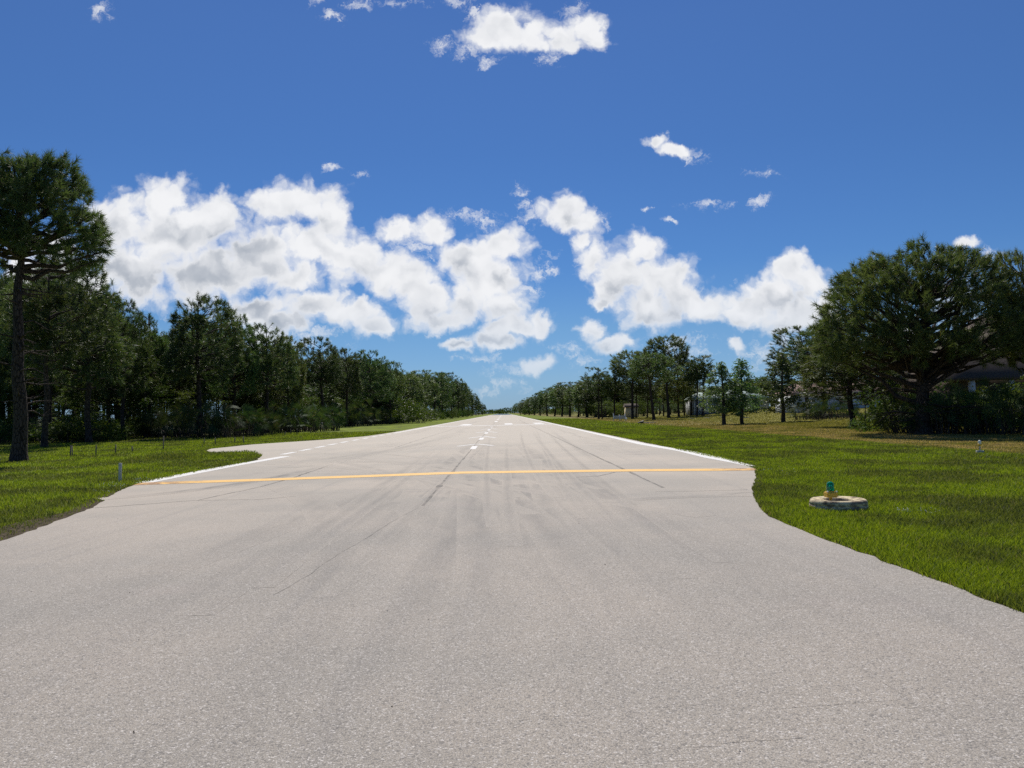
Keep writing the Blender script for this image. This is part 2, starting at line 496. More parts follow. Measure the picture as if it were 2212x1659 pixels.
def fbm(g, p):
    a = g.noise(p, 24.0, 5, 0.60, dim='2D')
    vo = g.node('ShaderNodeTexVoronoi'); vo.feature = 'F1'; vo.voronoi_dimensions = '2D'
    g.put(vo.inputs['Vector'], p); vo.inputs['Scale'].default_value = 30.0; vo.inputs['Detail'].default_value = 2.0
    vo.inputs['Roughness'].default_value = 0.55
    b_ = g.math('SUBTRACT', 0.50, vo.outputs['Distance'])
    return g.math('ADD', g.math('MULTIPLY', g.math('SUBTRACT', a, 0.5), 1.2), g.math('MULTIPLY', b_, 0.75))


def relief_noise(g, p):
    a = g.noise(p, 15.0, 3, 0.5, dim='2D')
    vo = g.node('ShaderNodeTexVoronoi'); vo.feature = 'F1'; vo.voronoi_dimensions = '2D'
    g.put(vo.inputs['Vector'], p); vo.inputs['Scale'].default_value = 21.0; vo.inputs['Detail'].default_value = 1.0
    return g.math('ADD', g.math('MULTIPLY', g.math('SUBTRACT', a, 0.5), 1.3), g.math('MULTIPLY', g.math('SUBTRACT', 0.5, vo.outputs['Distance']), 0.5))


NLEAF = [0]


def cloud_leaf(lobes, shades):
    if not lobes: return background(skyc)
    NLEAF[0] += 1
    ng = bpy.data.node_groups.new('cloud_cell', 'ShaderNodeTree')
    for nm, ty in (('P', 'NodeSocketVector'), ('V', 'NodeSocketFloat'), ('Sky', 'NodeSocketColor')):
        ng.interface.new_socket(nm, in_out='INPUT', socket_type=ty)
    ng.interface.new_socket('Color', in_out='OUTPUT', socket_type='NodeSocketColor')
    g = NT(ng)
    gi = g.node('NodeGroupInput').outputs; go = g.node('NodeGroupOutput')
    p0, vv, skc = gi[0], gi[1], gi[2]
    warp = g.vm('SUBTRACT', g.noise(p0, 18.0, 2, 0.55, out=1, dim='2D'), (0.5, 0.5, 0.5))
    p1 = g.vm('MULTIPLY_ADD', warp, (0.030, 0.026, 0), p0)
    warp2 = g.vm('SUBTRACT', g.noise(p0, 85.0, 3, 0.62, out=1, dim='2D'), (0.5, 0.5, 0.5))
    p1 = g.vm('MULTIPLY_ADD', warp2, (0.012, 0.011, 0), p1)
    thick = [l for l in lobes if l[4] >= .85]
    thin = [(l[0], l[1], l[2] * 1.35, l[3] * 1.35, 1.0) for l in lobes if l[4] < .85]
    fd = field(g, p1, thick, 0.30) if thick else -3.0
    n_a = fbm(g, p1)
    q_a, q_b = relief_noise(g, p1), relief_noise(g, g.vm('ADD', p1, (0.006, 0.016, 0)))
    dens = g.math('ADD', g.math('ADD', fd, 0.46), g.math('MULTIPLY', n_a, 0.66))
    al = g.ss(dens, 0.06, 0.80)
    if thin:
        ft = field(g, p1, thin, 0.30)
        fr = g.noise(g.vm('MULTIPLY_ADD', warp2, (0.020, 0.020, 0), g.vm('MULTIPLY', p1, (1, 1.5, 1))), 46.0, 5, 0.66, dim='2D')
        dt = g.math('ADD', ft, g.math('MULTIPLY', g.math('SUBTRACT', fr, 0.52), 3.0))
        al = g.math('MAXIMUM', al, g.math('MULTIPLY', g.ss(dt, 0.05, 1.35), 0.72))
    dark = g.math('MULTIPLY', g.math('SUBTRACT', q_b, q_a), 0.8)
    if shades:
        fs = field(g, g.vm('MULTIPLY_ADD', warp, (0.03, 0.03, 0), p1), shades, 0.6)
        dark = g.math('ADD', dark, g.math('MULTIPLY', g.ss(g.math('ADD', fs, g.math('MULTIPLY', q_a, 0.22)), -0.75, 1.0), 0.72))
    dark = g.math('MULTIPLY', g.math('ADD', dark, 0.04), g.ss(dens, 0.35, 1.1))
    cc = g.mix(g.ss(dark, -0.15, 1.05), (9.1, 9.15, 9.3), (3.8, 4.2, 4.85))
    low = g.ss(vv, 0.02, 0.17, 0.55, 0.0)
    al = g.math('MULTIPLY', al, g.ss(vv, 0.0, 0.09, 0.60, 0.98))
    cc = g.mix(low, cc, g.mix(0.5, skc, (7, 7.4, 7.8)))
    g.l.new(g.mix(al, skc, cc), go.inputs[0])
    n = nt.node('ShaderNodeGroup'); n.node_tree = ng
    nt.l.new(P0, n.inputs[0]); nt.l.new(v, n.inputs[1]); nt.l.new(skyc, n.inputs[2])
    return background(n.outputs[0])


def cloud_tree(rect, depth):
    """cells of the sky, each with only the lobes that reach into it"""
    u0, u1, v0, v1 = rect
    inside = [l for l in LD if l[0] + 1.7 * l[2] + .03 > u0 and l[0] - 1.7 * l[2] - .03 < u1 and l[1] + 1.7 * l[3] + .03 > v0 and l[1] - 1.7 * l[3] - .045 < v1]
    if len(inside) <= 16 or depth == 0:
        return cloud_leaf(inside, [l for l in SD if l[0] + 1.3 * l[2] + .04 > u0 and l[0] - 1.3 * l[2] - .04 < u1 and l[1] + 1.3 * l[3] + .04 > v0 and l[1] - 1.3 * l[3] - .04 < v1])
    best = None
    for ax in (0, 1):
        lo, hi = (u0, u1) if ax == 0 else (v0, v1)
        for f in (.3, .4, .5, .6, .7):
            c = lo + (hi - lo) * f
            n0 = sum(1 for l in inside if l[ax] - 1.7 * l[2 + ax] - .04 < c); n1 = sum(1 for l in inside if l[ax] + 1.7 * l[2 + ax] + .04 > c)
            k = max(n0, n1) + 0.3 * (n0 + n1)
            if best is None or k < best[0]: best = (k, ax, c)
    _, ax, c = best
    r0 = (u0, c, v0, v1) if ax == 0 else (u0, u1, v0, c)
    r1 = (c, u1, v0, v1) if ax == 0 else (u0, u1, c, v1)
    mx = nt.node('ShaderNodeMixShader')
    nt.put(mx.inputs[0], nt.math('GREATER_THAN', u if ax == 0 else v, c))
    nt.l.new(cloud_tree(r0, depth - 1), mx.inputs[1]); nt.l.new(cloud_tree(r1, depth - 1), mx.inputs[2])
    return mx.outputs[0]


band = nt.math('MULTIPLY', nt.math('MULTIPLY', nt.math('GREATER_THAN', v, 0.0), nt.math('LESS_THAN', v, 0.64)),
               nt.math('MULTIPLY', nt.math('GREATER_THAN', d3[1], 0.1), nt.math('LESS_THAN', nt.math('ABSOLUTE', u), 0.95)))
top = nt.node('ShaderNodeMixShader'); nt.put(top.inputs[0], band)
nt.l.new(background(skyc), top.inputs[1]); nt.l.new(cloud_tree((-0.95, 0.95, 0.0, 0.64), 6), top.inputs[2])
nt.l.new(top.outputs[0], wout.inputs[0])

sl = bpy.data.lights.new('sun', 'SUN'); sl.energy = 4.9; sl.angle = R(0.53); sl.color = (1.0, 0.95, 0.87)
sun = bpy.data.objects.new('sun', sl); col.objects.link(sun)
sd = Vector((math.sin(SUN_AZ) * math.cos(SUN_EL), math.cos(SUN_AZ) * math.cos(SUN_EL), math.sin(SUN_EL)))
sun.rotation_euler = sd.to_track_quat('Z', 'Y').to_euler()
sun.location = (20, 40, 60)

vs = scene.view_settings
vs.view_transform = 'Standard'; vs.look = 'None'; vs.exposure = EXPO; vs.gamma = 1.0
scene.cycles.max_bounces = 6; scene.cycles.diffuse_bounces = 3; scene.cycles.glossy_bounces = 2
scene.cycles.transmission_bounces = 4; scene.cycles.transparent_max_bounces = 4
scene.cycles.use_denoising = False
SKY_ONLY = False
#@@BODY

# ------------------------------------------------------------------ pavement outline
NEAR_L = [(0, 1170), (100, 1135), (200, 1097), (236, 1072), (290, 1047), (400, 1025), (500, 1006), (560, 993)]
TIP = [(566, 984), (552, 978), (510, 976), (478, 977), (455, 977), (444, 973.5), (455, 969.5)]
BAY = [(540, 960.5), (620, 955), (697, 950), (790, 942.5), (853, 933.5)]
RIGHT = [(1632, 1012), (1629, 1035), (1625, 1060), (1628, 1080), (1650, 1105), (1690, 1127), (1750, 1152), (1850, 1192), (2000, 1247), (2212, 1325)]
XL, XR, RUN_END = -9.75, 6.75, 1300.0
outline = [np.array([-7.5, -40.0]), np.array([-6.6, 2.0])]
outline += [gp(*q)[:2] for q in NEAR_L + TIP + BAY]
outline += [np.array([-10.3, 92.0]), np.array([XL - 0.15, 120.0]), np.array([XL - 0.15, RUN_END]), np.array([XR + 0.15, RUN_END])]
for yy in (200, 100, 60, 40, 30, 24): outline.append(np.array([XR + 0.15 + 0.04 * math.sin(yy), yy]))
outline += [gp(*q)[:2] for q in RIGHT]
outline += [np.array([4.0, 3.0]), np.array([4.4, -40.0])]
outline = np.array(outline)


def smooth_poly(pts, it=2):
    """round the corners and fray the edge a little"""
    out = []
    n = len(pts)
    for i in range(n):
        a, b = pts[i], pts[(i + 1) % n]
        L = np.linalg.norm(b - a)
        k = max(1, min(400, int(L / 0.22))) if (max(a[1], b[1]) < 60 and min(a[1], b[1]) > -5) else max(1, min(60, int(L / 6)))
        for j in range(k): out.append(a + (b - a) * j / k)
    out = np.array(out)
    for _ in range(it):
        out = 0.5 * out + 0.25 * (np.roll(out, 1, 0) + np.roll(out, -1, 0))
    rs = RS(5)
    near = (out[:, 1] < 60)
    t = np.roll(out, -1, 0) - np.roll(out, 1, 0); t /= np.linalg.norm(t, axis=1)[:, None] + 1e-9
    nrm = np.stack([-t[:, 1], t[:, 0]], -1)
    k = near.sum()
    slow = np.convolve(rs.normal(0, 1, k + 8), np.ones(9) / 9, 'valid')
    amp = rs.uniform(-0.02, 0.02, k) + slow * 0.06 + np.where(rs.rand(k) < 0.04, rs.uniform(-0.05, 0.05, k), 0)
    out[near] += nrm[near] * amp[:, None]
    return out


PAVE = smooth_poly(outline)


def inside(poly, x, y):
    r = np.zeros(len(x), bool)
    n = len(poly)
    for i in range(n):
        x0, y0 = poly[i]; x1, y1 = poly[(i + 1) % n]
        if y0 == y1: continue
        c = ((y0 > y) != (y1 > y))
        if c.any(): r[c] ^= x[c] < (x1 - x0) * (y[c] - y0) / (y1 - y0) + x0
    return r


def poly_sheet(name, pts, z, mat_, skirt=0.0):
    import bmesh
    bm = bmesh.new()
    vs_ = [bm.verts.new((p[0], p[1], z)) for p in pts]
    f = bm.faces.new(vs_)
    if f.normal.z < 0: f.normal_flip()
    bm.normal_update()
    bmesh.ops.triangulate(bm, faces=[f], ngon_method='EAR_CLIP')
    if skirt:
        lo = [bm.verts.new((p[0], p[1], z - skirt)) for p in pts]
        n = len(pts)
        for i in range(n):
            bm.faces.new((vs_[i], vs_[(i + 1) % n], lo[(i + 1) % n], lo[i]))
    me = bpy.data.meshes.new(name); bm.to_mesh(me); bm.free()
    me.materials.append(mat_)
    return link(name, me)


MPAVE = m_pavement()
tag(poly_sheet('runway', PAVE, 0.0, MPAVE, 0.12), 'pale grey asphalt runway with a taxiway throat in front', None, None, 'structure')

# ------------------------------------------------------------------ ground sheet
xs = np.concatenate([-np.geomspace(4000, 90, 14), np.arange(-85, 91, 3.0), np.geomspace(95, 4000, 14)])
ys = np.concatenate([[-400, -150], np.arange(-60, 220, 4.0), np.geomspace(225, 6000, 26)])
gx, gy = np.meshgrid(xs, ys)
gz = terrain(gx, gy)
nx = len(xs)
idx = np.arange(len(xs) * len(ys)).reshape(len(ys), nx)
q = np.stack([idx[:-1, :-1], idx[:-1, 1:], idx[1:, 1:], idx[1:, :-1]], -1).reshape(-1, 4)
tag(link('ground', mesh_np('ground', np.stack([gx, gy, gz], -1).reshape(-1, 3), q, m_ground(), True)), None, None, None, 'structure')

# soil along the pavement edge, its dark strip also standing in for edge shade
SOIL, nt_, out_ = mat('bare_soil')
p_ = nt_.pos()
n_ = nt_.noise(p_, 14.0, 4, 0.7)
bsdf(nt_, out_, nt_.mix(nt_.ss(n_, 0.3, 0.7), (0.028, 0.023, 0.015), (0.12, 0.095, 0.06)), 0.95, nt_.bump(n_, 0.8, 0.03), 0.05)


def strip(mb, pts, w0, w1, z, seed=0, jit=0.3):
    """flat ribbon along a line, offsets w0..w1 to its left"""
    pts = np.asarray(pts, float); k = len(pts)
    t = np.gradient(pts, axis=0); t /= np.linalg.norm(t, axis=1)[:, None] + 1e-9
    nrm = np.stack([-t[:, 1], t[:, 0]], -1)
    rs = RS(seed)
    sm = lambda: np.convolve(np.pad(rs.uniform(-jit, jit, k), 2, 'edge'), [.2, .2, .2, .2, .2], 'valid')
    w0 = np.broadcast_to(w0, k) * (1 + sm()); w1 = np.broadcast_to(w1, k) * (1 + sm())
    a = pts + nrm * w0[:, None]; b = pts + nrm * w1[:, None]
    vv = np.vstack([np.c_[a, np.full(k, z)], np.c_[b, np.full(k, z)]])
    i = np.arange(k - 1)
    mb.add(vv, np.stack([i, i + 1, i + k + 1, i + k], -1))


near = (PAVE[:, 1] < 70) & (PAVE[:, 1] > -6)
segs, cur = [], []
for i, ok in enumerate(near):
    if ok: cur.append(PAVE[i])
    elif cur: segs.append(np.array(cur)); cur = []
if cur: segs.append(np.array(cur))
# orientation of the outline: which side is outwards
area = 0.5 * np.sum(PAVE[:, 0] * np.roll(PAVE[:, 1], -1) - np.roll(PAVE[:, 0], -1) * PAVE[:, 1])
sg = -1.0 if area > 0 else 1.0
mb = MB()
for k_, sgm in enumerate(segs):
    if len(sgm) > 3:
        w = 0.10 + 0.06 * np.sin(np.arange(len(sgm)) * 0.31)
        left = sgm[:, 0] < 0
        w = np.where(left & (sgm[:, 1] < 19), w + 0.60 * np.clip((18 - sgm[:, 1]) / 7, 0, 1), w)
        strip(mb, sgm, -0.02 * sg, sg * w, -0.012, k_, 0.35)
tag(mb.build('soil', SOIL), None, None, None, 'structure')

# ------------------------------------------------------------------ painted markings
WHITE = m_paint('white_paint', (0.72, 0.70, 0.66), False)
YELLOW = m_paint('yellow_paint', (0.80, 0.475, 0.125), True)


def ribbon_name(name, mat_, lines, z, jit=0.06, seed=1):
    mb = MB()
    for k_, (pts, w) in enumerate(lines):
        pts = np.asarray(pts, float)
        strip(mb, pts, -np.asarray(w) / 2, np.asarray(w) / 2, z + 0.00004 * k_, seed + k_, jit)
    return mb.build(name, mat_)


def dense(pts, step=0.5):
    pts = [np.asarray(p, float)[:2] for p in pts]; out = []
    for a, b in zip(pts[:-1], pts[1:]):
        k = max(1, int(np.linalg.norm(b - a) / step))
        out += [a + (b - a) * j / k for j in range(k)]
    return np.array(out + [pts[-1]])


yl = dense([gp(296, 1045.5), gp(600, 1035.5), gp(1000, 1021.0), gp(1330, 1016.5), gp(1634, 1014)], 0.3)
yl[:, 1] += 0.015 * np.sin(yl[:, 0] * 2.1)
tag(ribbon_name('yellow_hold_line', YELLOW, [(yl, 0.74)], 0.0045, 0.04), None, None, None, 'structure')

wl = []
lpts = [gp(292, 1043), gp(345, 1033), gp(400, 1022.6), gp(500, 1004), gp(606, 986)]
wl.append((dense([np.array(q_[:2]) + [0.22, 0.02] for q_ in lpts], 0.4), 0.46))
lx = XL + 0.32
ydash = [33.0, 36.2, 39.4, 42.6, 46.0, 49.5, 53.0, 56.5, 60.0, 63.5]
for i, y0 in enumerate(ydash):
    xx = np.interp(y0, [31, 45, 64], [-9.45, -9.75, -9.65])
    wl.append((dense([(xx, y0), (xx, y0 + 2.0)], 0.5), 0.29))
wl.append((dense([(-9.6, 67), (lx, 90), (lx, 1250)], 6.0), 0.36))
rpts = [gp(1624, 1007), gp(1590, 999), gp(1540, 988.5), gp(1480, 974.5)]
rp = [np.array(p[:2]) for p in rpts] + [np.array([XR - 0.25, 36.0]), np.array([XR - 0.28, 60.0]), np.array([XR - 0.28, 1250.0])]
wl.append((dense(rp, 1.2), np.interp(np.arange(len(dense(rp, 1.2))), [0, 3, 6, 30], [0.20, 0.55, 0.50, 0.36])))
tag(ribbon_name('white_edge_line', WHITE, wl, 0.0035, 0.10), None, None, None, 'structure')

# displaced threshold arrows up the centre line
CX = -1.42
arrows = []
for y0, y1, ap, we in ((34.4, 37.6, 40.0, 37.7), (46.3, 50.3, 53.0, 49.4), (59.6, 63.8, 66.5, 62.6), (70.4, 75.4, 79.5, 75.2), (85.6, 89.2, None, None)):
    arrows.append((dense([(CX, y0), (CX, y1)], 0.5), 0.27))
    if ap:
        for sx in (-1, 1):
            arrows.append((dense([(CX + sx * 0.02, ap), (CX + sx * 0.88, we)], 0.3), 0.22))
tag(ribbon_name('threshold_arrow_marking', WHITE, arrows, 0.0035, 0.05, 9), None, None, None, 'structure')
bars = [(dense([(XL + 0.6, 98.4), (XR - 0.6, 98.4)], 0.8), 2.4)]
for x0, w_ in ((-5.3, 1.4), (.65, 1.1), (4.9, 1.3)):
    bars.append((dense([(x0, 103.0), (x0, 115.0)], 1.5), w_))
for y0, y1 in ((134, 150), (176, 196), (222, 248), (285, 315), (350, 385), (420, 460), (500, 545)):
    bars.append((dense([(CX, y0), (CX, y1)], 3), 0.5))
tag(ribbon_name('threshold_marking', WHITE, bars, 0.0055, 0.03, 20), None, None, None, 'structure')

# joints between the paving lanes, tyre marks
rs = RS(3)


def wander(x0, y0, y1, amp, step=0.6, x1=None):
    yy = np.arange(y0, y1, step)
    w = np.cumsum(rs.normal(0, 1, len(yy))); w -= np.linspace(w[0], w[-1], len(yy)); w = amp * w / (np.abs(w).max() + 1e-6)
    xx = np.linspace(x0, x1 if x1 is not None else x0, len(yy)) + w
    return np.c_[xx, yy]


JOINT = m_joint('joint_crack', (0.075, 0.072, 0.068), 0.70)
jl = []
for x0, y0, y1 in ((-1.44, 13.5, 150), (3.25, 15.8, 170), (-5.35, 31, 150)):
    p = wander(x0, y0, y1, 0.07)
    jl.append((p, (1.7 if x0 > 0 else 1.0) * 0.028 + 0.05 * np.abs(rs.normal(0, 1, len(p))) * np.clip((y0 + 26 - p[:, 1]) / 26, 0.35, 1)))
jl.append((wander(-2.1, 7.0, 13.5, 0.05, 0.3, -1.5), 0.010))
p = dense([gp(720, 1002), gp(640, 1030), gp(560, 1052), gp(490, 1067), gp(425, 1081), gp(330, 1088), gp(205, 1097)], 0.25)
p[1:-1] += rs.normal(0, 0.012, (len(p) - 2, 2))
jl.append((p, np.interp(np.arange(len(p)), [0, len(p) * .3, len(p)], [.02, .07, .03])))
jl.append((dense([gp(425, 1081), gp(560, 1079), gp(640, 1072)], 0.25), 0.02))
jl.append((dense([gp(1330, 1020), gp(1290, 1029), gp(1245, 1031)], 0.2), 0.05))
jl.append((dense([gp(1415, 1062), gp(1500, 1061), gp(1615, 1058)], 0.2), 0.016))
tag(ribbon_name('pavement_joint', JOINT, jl, 0.0017, 0.5, 40), None, None, None, 'structure')

tm = []
def arc(a, b, c, n=46):
    t = np.linspace(0, 1, n)[:, None]
    return (1 - t) ** 2 * a + 2 * t * (1 - t) * b + t * t * c
g2 = lambda x, y: gp(x, y)[:2]
tm.append((arc(g2(700, 1005), g2(560, 1052), g2(215, 1078)), 0.22))
for k_, (a, b, c, w) in enumerate([
    ((820, 1170), (960, 1040), (1060, 950), .10), ((700, 1290), (900, 1100), (1010, 990), .09),
    ((1065, 1140), (1035, 1040), (1060, 940), .08), ((1110, 1180), (1090, 1080), (1095, 950), .10),
    ((1200, 1075), (1130, 1010), (1125, 930), .09), ((1260, 1120), (1190, 1030), (1160, 930), .08),
    ((1480, 1250), (1230, 1060), (1150, 930), .10), ((1560, 1215), (1290, 1060), (1180, 930), .08),
    ((1330, 1020), (1240, 965), (1190, 930), .14), ((560, 1270), (800, 1090), (960, 975), .12),
    ((420, 1330), (740, 1110), (930, 975), .14),
    ((1500, 1075), (1580, 1066), (1622, 1062), .06), ((1300, 1085), (1420, 1072), (1620, 1070), .16),
    ((640, 1000), (760, 985), (900, 965), .45), ((620, 1010), (820, 985), (1000, 935), .30)]):
    tm.append((arc(g2(*a), g2(*b), g2(*c)), w * np.clip(np.minimum(np.linspace(0, 6, 46), np.linspace(6, 0, 46)), 0.03, 1)))


def soft_ribbons(name, mat_, lines, z):
    """ribbons whose rubber thins out towards their edges and ends (point attribute 'rubber')"""
    V, Q, A = [], [], []
    n0 = 0
    for k_, (pts, w, amt) in enumerate(lines):
        pts = np.asarray(pts, float); k = len(pts)
        t = np.gradient(pts, axis=0); t /= np.linalg.norm(t, axis=1)[:, None] + 1e-9
        nrm = np.stack([-t[:, 1], t[:, 0]], -1)
        end = np.clip(np.minimum(np.linspace(0, 3, k), np.linspace(3, 0, k)), 0, 1)
        for o_, a_ in ((-1, 0), (-.5, .6), (0, 1), (.5, .6), (1, 0)):
            V.append(np.c_[pts + nrm * (o_ * np.asarray(w) * .5)[..., None] if np.ndim(w) else pts + nrm * o_ * w * .5, np.full(k, z + .00002 * k_)])
            A.append(a_ * end * amt)
        i = np.arange(k - 1)
        for r in range(4):
            c0 = n0 + r * k; Q.append(np.stack([c0 + i, c0 + i + 1, c0 + k + i + 1, c0 + k + i], -1))
        n0 += 5 * k
    me = mesh_np(name, np.vstack(V), np.vstack(Q), mat_)
    at_ = me.attributes.new('rubber', 'FLOAT', 'POINT'); at_.data.foreach_set('value', np.concatenate(A).astype(np.float32))
    return link(name, me)


RUB, nt_, out_ = mat('rubber_film')
p_ = nt_.pos(); c_, x_ = pavement_color(nt_, p_); c_, h_ = aggregate(nt_, p_, c_)
att = nt_.node('ShaderNodeAttribute', attribute_name='rubber').outputs['Fac']
n_ = nt_.noise(nt_.vm('MULTIPLY', p_, (3, .5, 1)), 1.5, 4, .65)
c_ = nt_.mix(nt_.math('MULTIPLY', att, nt_.ss(n_, .2, .65)), c_, (0.13, 0.124, 0.117))
bsdf(nt_, out_, c_, .82, nt_.bump(h_, .4, .005), .22)
rs = RS(17)
soft = []
for k_ in range(40):                                     # wide worn wheel paths fanning in from the taxiway
    x0 = float(np.clip(rs.normal(-0.3, 2.3), -4.6, 3.2)); y0 = rs.uniform(2.2, 6); y1 = rs.uniform(14, 42); xm = x0 * rs.uniform(.3, .8) + rs.normal(-.3, .4); x1 = rs.normal(-1.0, 1.5)
    soft.append((arc(np.array([x0, y0]), np.array([xm, y0 + (y1 - y0) * .5]), np.array([x1, y1])), rs.uniform(.18, .9), rs.uniform(.20, .50)))
for k_ in range(12):                                     # turning marks sweeping towards the bay on the left
    y0 = rs.uniform(16, 24); soft.append((arc(np.array([rs.uniform(-2, 3.6), y0 - rs.uniform(2, 7)]), np.array([rs.uniform(-3, 0), y0 + 3]), np.array([rs.uniform(-9, -5), y0 + rs.uniform(3, 14)])), rs.uniform(.15, .5), rs.uniform(.10, .30)))
for k_ in range(14):
    y0 = rs.uniform(24, 120); soft.append((wander(rs.uniform(-8.5, 6), y0, y0 + rs.uniform(15, 60), .5, 1.0), rs.uniform(.3, 1.2), rs.uniform(.10, .28)))
for (pts, w) in tm[1:]: soft.append((pts, float(np.max(w)) * 2.4, 0.34))
soft.append((tm[0][0], 0.55, 0.75))
tag(soft_ribbons('tyre_mark', RUB, soft, 0.0002), None, None, None, 'structure')
# bluish glossy sheet added to imitate the mirage's sky reflection at the far end
MIR, nt_, out_ = mat('mirage_gloss')
b_ = bsdf(nt_, out_, (0.25, 0.3, 0.38), 0.06, None, 0.9)
mbm = MB(); mbm.add([(XL + .4, 560, 0.02), (XR - .4, 560, 0.02), (XR - .4, 1290, 0.02), (XL + .4, 1290, 0.02)], [(0, 1, 2, 3)])
tag(mbm.build('mirage_sheet', MIR), None, None, None, 'structure')

# ------------------------------------------------------------------ grass blades
def grass(n, seed, dmin, dmax, a0, a1):
    rs = RS(seed)
    D = np.exp(rs.uniform(math.log(dmin), math.log(dmax), n))
    th = rs.uniform(a0, a1, n)
    x = D * np.tan(th); y = D
    keep = ~inside(PAVE, x, y)
    # stay a hand's width off the edge
    x, y, D = x[keep], y[keep], D[keep]
    P = PAVE[(PAVE[:, 1] < 70) & (PAVE[:, 1] > -6)]
    ok = np.ones(len(x), bool)
    nb = D < 60
    xi, yi = x[nb], y[nb]; dmin2 = np.full(len(xi), 9.0)
    for px_, py_ in P: dmin2 = np.minimum(dmin2, (xi - px_) ** 2 + (yi - py_) ** 2)
    lim = 0.005 + 0.085 * rs.rand(len(xi)) ** 1.5 + np.where((xi < 0) & (yi < 19), 0.75 * np.clip((18 - yi) / 7, 0, 1) * rs.rand(len(xi)), 0)
    ok[np.where(nb)[0]] = np.sqrt(dmin2) > lim
    x, y, D = x[ok], y[ok], D[ok]
    ok = ~((x < -22) & (y > 62 - 0.2 * np.abs(x)) & (rs.rand(len(x)) < 0.6))
    x, y, D = x[ok], y[ok], D[ok]
    n = len(x)
    z = terrain(x, y)
    pn = 0.5 + 0.5 * np.sin(x * 0.9 + 1.7 * np.sin(y * 0.37)) * np.sin(y * 0.55 + 1.3 * np.sin(x * 0.61))
    h = rs.uniform(0.035, 0.085, n) * (0.7 + 0.45 * pn) * np.where(x > 16, 0.55, 1.0)
    # unmown tufts along the island point by the turn-off
    isl = (np.abs(x + 12.3) < 2.9) & (np.abs(y - 33.5) < 2.4) & (x > -15.2)
    h = np.where(isl, h * 2.3, h)
    w = 0.0022 + 0.00036 * D * rs.uniform(0.7, 1.3, n)
    h = h + 0.0006 * D
    az = rs.uniform(0, 2 * np.pi, n); lean = rs.uniform(0.1, 0.9, n) * h
    la = rs.uniform(0, 2 * np.pi, n)
    sx, sy = np.cos(az) * w, np.sin(az) * w
    lx_, ly_ = np.cos(la) * lean, np.sin(la) * lean
    v = np.stack([np.stack([x - sx, y - sy, z - 0.005], -1), np.stack([x + sx, y + sy, z - 0.005], -1),
                  np.stack([x + sx * .7 + lx_ * .35, y + sy * .7 + ly_ * .35, z + h * .6], -1),
                  np.stack([x - sx * .7 + lx_ * .35, y - sy * .7 + ly_ * .35, z + h * .6], -1),
                  np.stack([x + lx_, y + ly_, z + h], -1)], 1).reshape(-1, 3)
    i = np.arange(n)[:, None] * 5
    return v, i + np.array([[0, 1, 2, 3]]), i + np.array([[3, 2, 4]])


mb = MB()
mb.add(*grass(560000, 1, 4.6, 75.0, 0.06, 0.66))
mb.add(*grass(200000, 2, 9.5, 75.0, -0.66, -0.14))
mb.add(*grass(50000, 3, 70.0, 170.0, 0.03, 0.5))
tag(mb.build('grass', m_blades()), None, None, None, 'stuff')

# ------------------------------------------------------------------ vegetation
def tubes_tree(mb, path, rad, n): mb.tube(path, rad, n, cap=False)


def needles(tips, dirs, n, length, width, rs, spread=(0.25, 1.5)):
    K = len(tips)
    T = np.repeat(tips, n, 0); Dv = np.repeat(dirs, n, 0)
    m = K * n
    rnd = rs.normal(0, 1, (m, 3)); rnd -= Dv * (rnd * Dv).sum(1)[:, None]; rnd /= np.linalg.norm(rnd, axis=1)[:, None] + 1e-9
    ph = rs.uniform(spread[0], spread[1], m)
    nd = Dv * np.cos(ph)[:, None] + rnd * np.sin(ph)[:, None]
    L = length * rs.uniform(0.7, 1.15, m)
    base = T - Dv * (rs.uniform(0, 0.9, m) * length)[:, None]
    side = np.cross(nd, rs.normal(0, 1, (m, 3))); side /= np.linalg.norm(side, axis=1)[:, None] + 1e-9
    tip = base + nd * L[:, None]; tip[:, 2] -= 0.12 * L
    v = np.stack([base - side * width / 2, base + side * width / 2, tip], 1).reshape(-1, 3)
    return v, np.arange(m * 3).reshape(-1, 3)


